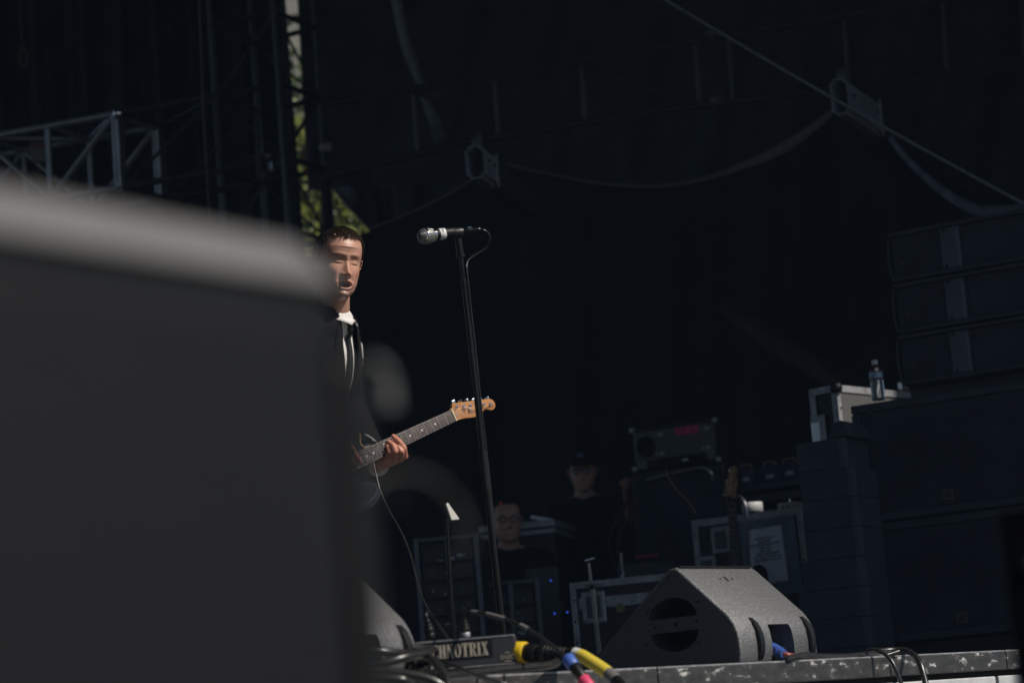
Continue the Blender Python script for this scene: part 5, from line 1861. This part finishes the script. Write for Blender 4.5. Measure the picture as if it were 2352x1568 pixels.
# ================================================================== microphone, stand and cable
ms_top, ms_bot = P(1059, 588, 7.66), on_deck(1162, 7.60)
ax_ = (ms_bot - ms_top).normalized()
Ls = (ms_bot - ms_top).length
ms = thing('microphone_stand', 'straight black microphone stand rising in front of the guitar headstock', 'microphone stand', ms_bot)
tp_ = lambda s: ms_top + ax_ * s - ms_bot
MB().cyl(tp_(-.012), tp_(.26), .0068, n=16).build('upper_tube', M_BLACKG, ms)
MB().cyl(tp_(.072), tp_(.092), .0098, n=16).cyl(tp_(.0855), tp_(.0875), .0112, n=16).build('tape_wrap', M_RUBBER, ms)
MB().cyl(tp_(.095), tp_(.66), .0088, n=16).build('middle_tube', M_BLACKG, ms)
MB().cyl(tp_(.62), tp_(.735), .0125, n=16).cyl(tp_(.735), tp_(.745), .0140, n=16).build('clutch', M_RUBBER, ms)
MB().cyl(tp_(.74), tp_(Ls - .02), .0112, n=16).build('lower_tube', M_BLACKG, ms)
MB().lathe([(.13, 0), (.132, .012), (.12, .02), (.02, .026), (.014, .05)], 32).build('round_base', M_BLACK, ms)
# clip
ck = P(1055, 560, 7.655)
clp = thing('microphone_clip', 'black clip holding the microphone on its stand', 'microphone clip', ck)
MB().tube([P(1053, 548, 7.655) - ck, P(1054, 558, 7.655) - ck, P(1056, 575, 7.657) - ck, P(1058, 588, 7.66) - ck], .011, 12, rad=[.010, .011, .0115, .0125]).cyl(P(1058, 586, 7.66) - ck, P(1058.5, 590, 7.66) - ck, .0145, n=16).build('swivel', M_RUBBER, clp)
m0, m1 = P(977, 542.5, 7.62), P(1064, 531, 7.67)
ma = (m1 - m0).normalized()
MB().tube([P(1040, 536, 7.657) - ck, P(1050, 535, 7.66) - ck, P(1061, 533.5, 7.667) - ck], .0172, 16, rad=[.0175, .0180, .0168]).build('holder', M_RUBBER, clp)
mic = thing('microphone', 'silver-headed vocal microphone with white tape pointing left', 'microphone', m0)
fx, fy, fz = frame(ma)
Mm = axes_matrix((0, 0, 0), fx, fy, fz)
M_MESH = mat('mic_mesh', (.20, .20, .205), .5, metal=.5, var=.2, vscale=50)
ball = [(0.0005, -.026), (.010, -.0242), (.018, -.0185), (.0225, -.010), (.0242, -.002)]
MB().lathe(ball + [(.0242, .0)], 28, Mm).build('grille_front', M_MESH, mic)
MB().lathe([(.0255, -.0005), (.0262, .001), (.0262, .0045), (.0255, .006)], 28, Mm).build('grille_band', M_CHROME, mic)
MB().lathe([(.0242, .006), (.0235, .013), (.0210, .022), (.0190, .027)], 28, Mm).build('grille_rear', M_MESH, mic)
# woven wires of the grille
wires = MB()
for k in range(30):
    a = 2 * math.pi * k / 30
    pr = [(r * 1.012 + .0003, z) for r, z in ball] + [(.0246, 0)]
    wires.tube([Mm @ Vector((r * math.cos(a + z * 9), r * math.sin(a + z * 9), z)) for r, z in pr], .0006, 4, cap=False)
    pr = [(.0246, .006), (.0239, .013), (.0214, .022), (.0194, .027)]
    wires.tube([Mm @ Vector((r * math.cos(a + z * 9), r * math.sin(a + z * 9), z)) for r, z in pr], .0006, 4, cap=False)
for r, z in [(.0183, -.0185), (.0228, -.010), (.0208, -.0145), (.0240, -.006), (.0240, .0095), (.0236, .013), (.0227, .0165), (.0215, .0205), (.0202, .0240)]:
    wires.lathe([(r, z - .0006), (r + .0009, z), (r, z + .0006)], 28, Mm)
wires.build('grille_wires', M_FRET, mic)
MB().lathe([(.0190, .027), (.0202, .029), (.0202, .033), (.0188, .035)], 28, Mm).build('collar_ring', M_CHROME, mic)
MB().lathe([(.0183, .035), (.0180, .05), (.0160, .09), (.0142, .115), (.0120, .118)], 28, Mm).build('handle', M_BLACK, mic)
MB().lathe([(.0184, .0465), (.0186, .047), (.0176, .066), (.0172, .0665)], 28, Mm).build('tape_band', M_WHITE, mic)
ctr = Vector((0, 0, .0565))
tocam = (CAM - m0)
tocam = (tocam - ma * tocam.dot(ma)).normalized()
upm = ma.cross(tocam).normalized()
if upm.z < 0:
    upm = -upm
nrm = (tocam * .75 + upm * .66).normalized()
tx_ = ma
ty_ = nrm.cross(ma).normalized()
place_text('lettering', 'MA', .0095, M_INK, mic, axes_matrix(ma * .0565 + nrm * .0182, ty_ * 1.0, -tx_ * 1.0, nrm) , .0004)
# xlr plug and lead
xl = thing('microphone_plug', 'black cable plug at the tail of the microphone', 'plug', m1)
x1 = P(1104, 526.5, 7.675) - m1
xd = x1.normalized()
MB().lathe([(.0085, -.004), (.0098, 0), (.0098, .022), (.0088, .024), (.0082, .040), (.0062, .052), (.0040, .056)], 18, axes_matrix((0, 0, 0), *frame(xd))).build('shell', M_BLACKG, xl)
MB().box(xd * .02 + _Up * .0098, (.012, .004, .003)).build('latch', M_CHROME, xl)
st_u = lambda v, off: 1059 + (1162 - 1059) * (v - 588) / (1597 - 588) + off
cable('microphone_cable', 'black microphone cable looping from the plug down along the stand',
      [(1102, 526.5, 7.675), (1113, 529, 7.675), (1123, 538, 7.68), (1125, 552, 7.685), (1118, 568, 7.69), (1100, 580, 7.685), (1082, 592, 7.675), (1073, 603, 7.665), (st_u(625, 10), 625, 7.65), (st_u(700, 10), 700, 7.65), (st_u(800, 11), 800, 7.65), (st_u(950, 11), 950, 7.645), (st_u(1100, 13), 1100, 7.64), (st_u(1300, 11), 1300, 7.62), (st_u(1450, 12), 1450, 7.61), (st_u(1590, 16), 1588, 7.60)], .0031, M_CABLE, k=8, n=8)
cable('guitar_cable', 'thin black guitar lead hanging from the guitar down to the deck',
      [(858, 1062, 8.10), (864, 1090, 8.08), (874, 1128, 8.05), (893, 1170, 8.0), (920, 1218, 7.9), (942, 1270, 7.8), (955, 1320, 7.6), (968, 1365, 7.3), (990, 1410, 6.8), (1012, 1440, 6.3), (1030, 1465, 5.9)], .0027, M_CABLE)

# ================================================================== drop box and cables on the deck edge
DS = 1.133
BXc = P(1189, 1525, 5.47)
yb = R(-1)
bx = thing('stage_drop_box', 'dark metal cable drop box lettered TECHNOTRIX lying on the cables', 'drop box', (BXc.x, BXc.y, BXc.z), yb)
bw, bh, bd = .297 * DS, .070 * DS, .11 * DS
MB().box((-bw / 2, bd / 2, bh / 2), (bw, bd, bh), bev=.006).build('box', M_BOX, bx)
for z in (.004, bh - .004):
    MB().box((-bw / 2, -.0005, z), (bw - .012, .003, .002)).build('worn_edge', M_ALUM, bx)
MB().box((-.163, -.0006, bh * .60), (.180 * DS, .002, .040 * DS)).build('label_plate', M_BLACK, bx)


def stencil(txt, h, parent, M, m):
    G = {
        'T': [((0, .9), (.62, 1)), ((0, .72), (.07, .9)), ((.55, .72), (.62, .9)), ((.19, 0), (.43, .88)), ((.12, 0), (.5, .07))],
        'E': [((.05, 0), (.29, 1)), ((.31, .9), (.58, 1)), ((.31, 0), (.58, .1)), ((.31, .46), (.48, .55)), ((.52, .75), (.58, .9)), ((.52, .1), (.58, .27)), ((0, 0), (.05, .07)), ((0, .93), (.05, 1))],
        'H': [((.03, 0), (.25, 1)), ((.38, 0), (.60, 1)), ((.25, .46), (.38, .54)), ((0, 0), (.28, .07)), ((0, .93), (.28, 1)), ((.35, 0), (.63, .07)), ((.35, .93), (.63, 1))],
        'N': [((.05, 0), (.12, .97)), ((.52, .03), (.59, 1)), ((0, 0), (.17, .07)), ((.45, .93), (.64, 1))],
        'R': [((.04, 0), (.27, 1)), ((.27, .92), (.42, 1)), ((.27, .47), (.42, .55)), ((.40, .55), (.60, .93)), ((0, 0), (.30, .07)), ((0, .93), (.05, 1))],
        'I': [((.05, 0), (.28, 1)), ((0, 0), (.33, .07)), ((0, .93), (.33, 1))],
        'C': [], 'O': [], 'X': [((.0, 0), (.2, .06)), ((.4, .94), (.6, 1)), ((0, .94), (.3, 1)), ((.32, 0), (.62, .06))]}
    Wd = {'T': .62, 'E': .58, 'H': .63, 'N': .64, 'R': .64, 'I': .33, 'C': .56, 'O': .62, 'X': .62}
    tot = sum(Wd[c] for c in txt) + .07 * (len(txt) - 1)
    x0 = -tot / 2
    for c in txt:
        mb = MB()
        def poly(pts):
            a = [M @ Vector(((x0 + p[0]) * h * .80, (p[1] - .5) * h, .0006)) for p in pts]
            b = [M @ Vector(((x0 + p[0]) * h * .80, (p[1] - .5) * h, -.0006)) for p in pts]
            k = len(pts)
            mb.add(a + b, [tuple(range(k)), tuple(range(2 * k - 1, k - 1, -1))] + [(i, k + i, k + (i + 1) % k, (i + 1) % k) for i in range(k)])
        for (a, b) in G[c]:
            poly([(a[0], a[1]), (b[0], a[1]), (b[0], b[1]), (a[0], b[1])])
        if c == 'N':
            poly([(.02, 1), (.26, 1), (.60, .0), (.42, .0)])
        if c == 'X':
            poly([(.04, 1), (.28, 1), (.60, 0), (.34, 0)])
            poly([(.06, 0), (.14, 0), (.55, 1), (.47, 1)])
        if c == 'R':
            poly([(.30, .46), (.44, .46), (.66, .0), (.44, .0)])
        if c in 'CO':
            n = 12
            for s in ((-1, 1) if c == 'O' else (-1,)):
                w_ = Wd[c]
                for i in range(n):
                    a0, a1 = R(-84 + 168 * i / n), R(-84 + 168 * (i + 1) / n)
                    cxx = w_ / 2
                    po = lambda a, q: (cxx + s * math.cos(a) * w_ / 2 * q, .5 + math.sin(a) * .5 * (1 - (1 - q) * .25))
                    qi = .42
                    poly([po(a0, 1), po(a1, 1), po(a1, qi), po(a0, qi)])
            if c == 'C':
                poly([(.30, .93), (.5, .90), (.56, 1), (.30, 1)])
                poly([(.49, .68), (.56, .68), (.56, 1), (.49, 1)])
                poly([(.30, 0), (.56, 0), (.56, .12), (.30, .08)])
                poly([(.49, 0), (.56, 0), (.56, .28), (.49, .28)])
        mb.build('letter', m, parent)
        x0 += Wd[c] + .07


stencil('TECHNOTRIX', .031 * DS, bx, axes_matrix((-.163, -.0022, bh * .60), (1, 0, 0), (0, 0, 1), (0, -1, 0)), M_LEAD)
place_text('lettering', 'SNX2', .0145 * DS, M_LEAD, bx, axes_matrix((-.0235, -.001, .021), (1, 0, 0), (0, 0, 1), (0, -1, 0)), .0004)
for z, w_ in ((.0325, .012), (.0105, .018)):
    MB().box((-.0235, -.001, z), (w_, .002, .002)).build('logo_bar', M_LEAD, bx)


def plug(label, p0, p1, r, stripes, group=None):
    """xlr / multipin plug from p0 to p1; stripes = list of (start, end, radius factor, material)"""
    p0, p1 = Vector(p0), Vector(p1)
    t = thing('cable_plug', label, 'plug', p0)
    d = (p1 - p0)
    r = r * DS
    for a, b, k, m, nm in stripes:
        MB().tube([d * a, d * (a + (b - a) * .08), d * (b - (b - a) * .08), d * b], r, 16, rad=[r * k * .93, r * k, r * k, r * k * .93]).build(nm, m, t)
    return t


yp0, yp1 = P(1184, 1497, 5.50), P(1312, 1501, 5.42)
plug('multipin plug with bright yellow ring stuck into the drop box', yp0, yp1, .022,
     [(0, .19, 1.12, M_YEL, 'yellow_ring'), (.19, .40, .92, M_RUBBER, 'barrel'), (.40, .45, .78, M_BLACK, 'groove'), (.45, .58, .92, M_RUBBER, 'nut')] +
     [(.60 + .055 * k, .635 + .055 * k, .84 - .03 * k, M_RUBBER, 'ridge') for k in range(6)] + [(.58, 1.0, .55, M_RUBBER, 'sleeve')])
ym = thing('yellow_cable', 'thick cable with yellow sleeve dropping over the deck edge', 'cable', P(1312, 1500, 5.42))
y0 = P(1312, 1500, 5.42)
pts = spline([P(1306, 1499, 5.42), P(1330, 1503, 5.40), P(1360, 1520, 5.36), P(1390, 1540, 5.32), P(1415, 1562, 5.28), P(1440, 1600, 5.22), P(1460, 1660, 5.2)], 10)
pts = [p - y0 for p in pts]
MB().tube(pts, .0135 * DS, 12).build('cable', M_RUBBER, ym)
MB().tube(pts[6:12], .0146 * DS, 12).build('white_band', M_GALV, ym)
MB().tube(pts[11:34], .0150 * DS, 12).build('yellow_sleeve', M_YELS, ym)
MB().tube(pts[33:41], .0146 * DS, 12).build('clear_band', M_TRIM, ym)
plug('blue and pink ringed plug hanging over the deck edge', P(1305, 1512, 5.15), P(1352, 1575, 5.10), .0125,
     [(-.05, .28, 1.15, M_BLUE, 'blue_ring'), (.28, .72, 1.0, M_RUBBER, 'barrel'), (.72, 1.1, 1.12, M_PINKP, 'pink_ring')])
cable('signal_lead', 'slim cable arching from the right plug on the drop box to the blue plug',
      [(1068, 1450, 5.50), (1066, 1422, 5.50), (1070, 1408, 5.49), (1080, 1405, 5.48), (1105, 1407, 5.45), (1150, 1418, 5.40), (1200, 1437, 5.33), (1250, 1468, 5.25), (1285, 1495, 5.18), (1306, 1514, 5.15)], .0042, M_CABLE)
sl_ = thing('cable_label', 'clear label sleeves wrapped round the slim arching cable', 'label', P(1150, 1418, 5.4))
z0 = P(1150, 1418, 5.4)
for a, b in (((1084, 1405.3, 5.476), (1097, 1406.3, 5.46)), ((1118, 1409.8, 5.434), (1158, 1420, 5.39)), ((1196, 1435.4, 5.335), (1212, 1443.5, 5.31))):
    MB().tube([P(*a) - z0, P(*b) - z0], .0056 * DS, 10).build('sleeve', M_TRIM, sl_)
for k, (u0, v0, u1, v1, mt) in enumerate(((1069, 1462, 1067, 1424, M_ALUM), (990, 1466, 981, 1424, M_RUBBER))):
    plug('black cable plug standing in the drop box at its %s' % ('centre' if k == 0 else 'left'), P(u0, v0, 5.52), P(u1, v1, 5.52), .0115,
         [(0, .30, 1.02, mt, 'collar'), (.30, .62, 1.0, M_RUBBER, 'barrel'), (.62, .80, .85, M_RUBBER, 'boot'), (.80, 1.02, .62, M_RUBBER, 'boot_end')])
cable('looped_lead', 'thin black lead bending from the left plug down to the deck', [(981, 1430, 5.52), (978, 1412, 5.52), (983, 1407, 5.54), (992, 1415, 5.58), (1002, 1438, 5.62), (1022, 1462, 5.66), (1040, 1490, 5.7)], .0055, M_RUBBER)

# bundle of thick cables lying along the deck edge at lower left
CB = [
    ('pale grey cable curving over the top of the bundle', [(700, 1480, 4.95), (800, 1488, 4.95), (880, 1496, 4.95), (940, 1502, 5.0), (975, 1512, 5.1), (985, 1530, 5.25)], .0098),
    ('thick cable rising from the left edge across the drop box', [(700, 1545, 4.85), (800, 1535, 4.85), (880, 1522, 4.85), (940, 1506, 4.88), (976, 1496, 4.95), (988, 1490, 5.05), (950, 1486, 5.2)], .0100),
    ('cable running low from the left then down over the edge', [(700, 1540, 4.75), (800, 1540, 4.75), (880, 1541, 4.75), (950, 1550, 4.75), (1000, 1565, 4.75), (1040, 1595, 4.75)], .0098),
    ('lowest thick cable ending in a blunt bend', [(700, 1560, 4.65), (820, 1556, 4.65), (900, 1558, 4.65), (935, 1566, 4.66), (945, 1590, 4.7)], .0105),
    ('black cable dropping steeply over the deck edge left of the lettering', [(972, 1500, 5.0), (998, 1518, 4.92), (1015, 1540, 4.88), (1027, 1565, 4.85), (1040, 1610, 4.82)], .0088),
    ('long thick cable running along the deck below the drop box', [(1010, 1552, 5.05), (1060, 1547, 5.12), (1120, 1540, 5.2), (1180, 1534, 5.26), (1240, 1529, 5.32), (1272, 1524, 5.38), (1280, 1514, 5.46), (1262, 1506, 5.55), (1220, 1505, 5.62)], .0098),
    ('twisted thin cable pair sagging under the lettered box', [(1000, 1512, 5.1), (1050, 1530, 5.0), (1090, 1548, 4.97), (1140, 1562, 4.95), (1180, 1580, 4.95)], .0040),
    ('second thin wire sagging beside the twisted pair', [(1000, 1510, 5.12), (1060, 1536, 5.02), (1100, 1556, 4.98), (1150, 1572, 4.96)], .0030),
]
for lab, pts, r in CB:
    cable('stage_cable', lab, pts, r, M_CABLE, n=10)
# crumpled tape lump among the cables
bl_ = Blob()
for k in range(14):
    bl_.ball(P(940 + 55 * rng.random() + 10, 1528 + 25 * rng.random(), 5.08 + .06 * rng.random()), .012 + .008 * rng.random(), sub=2)
me = bl_.mesh(.004, 1, fold=.006, fscale=60)
o = link('tape_lump', me, mat('crumpled_black_tape', (.02, .02, .02), .18, spec=.8))
settle(o)
tag(o, 'shiny crumpled lump of black tape among the cables', 'tape')

# plug and lead at the right wedge, cable loops at the right
plug('blue plug pushed into the back of the right wedge', P(1768, 1487, 6.30), P(1800, 1501, 6.20), .0155, [(0, .45, 1.05, M_BLUE, 'shell'), (.45, .8, .95, M_BLUE, 'nut'), (.8, 1.05, .72, M_BLUE, 'boot')])
cable('speaker_lead', 'red brown speaker lead running from the blue plug', [(1798, 1500, 6.20), (1815, 1505, 6.20), (1840, 1508, 6.24), (1870, 1510, 6.30)], .0075, mat('red_brown_cable', (.25, .05, .045), .4))
cable('speaker_cable', 'dull grey cable wandering along the right deck edge', [(1805, 1514, 6.12), (1830, 1507, 6.16), (1855, 1504, 6.22), (1890, 1507, 6.28), (1940, 1507, 6.38), (1985, 1503, 6.48), (2020, 1495, 6.54), (2060, 1492, 6.56), (2090, 1497, 6.52), (2112, 1520, 6.46), (2128, 1575, 6.42)], .0085, M_CABLE)
cable('speaker_cable', 'thin cable making an upright loop over the right deck edge', [(2065, 1495, 6.50), (2030, 1505, 6.48), (1998, 1502, 6.46), (1993, 1494, 6.44), (2010, 1491, 6.42), (2035, 1503, 6.40), (2055, 1530, 6.38), (2078, 1590, 6.36)], .0055, M_CABLE)
cable('speaker_cable', 'brown black cable lying flat right of the wedge', [(1880, 1511, 6.36), (1930, 1508, 6.42), (1980, 1506, 6.52), (2040, 1499, 6.62)], .009, mat('brown_cable', (.055, .042, .03), .4, var=.4, vscale=20))

# ------------------------------------------------------------------ stage haze
hz = MB().box((0, 60, 14.8), (240, 170, 35)).build('haze', None)
hm = bpy.data.materials.new('haze_air')
hm.use_nodes = True
for n_ in list(hm.node_tree.nodes):
    if n_.type == 'BSDF_PRINCIPLED':
        hm.node_tree.nodes.remove(n_)
pv = hm.node_tree.nodes.new('ShaderNodeVolumePrincipled')
pv.inputs['Color'].default_value = (.46, .68, 1.0, 1)
pv.inputs['Density'].default_value = 0.0018
pv.inputs['Anisotropy'].default_value = 0.2
hm.node_tree.links.new(pv.outputs[0], [n_ for n_ in hm.node_tree.nodes if n_.type == 'OUTPUT_MATERIAL'][0].inputs['Volume'])
hz.data.materials.append(hm)
hz['kind'] = 'stuff'
tag(hz, 'thin bluish haze hanging over the whole stage', 'haze', kind='stuff')
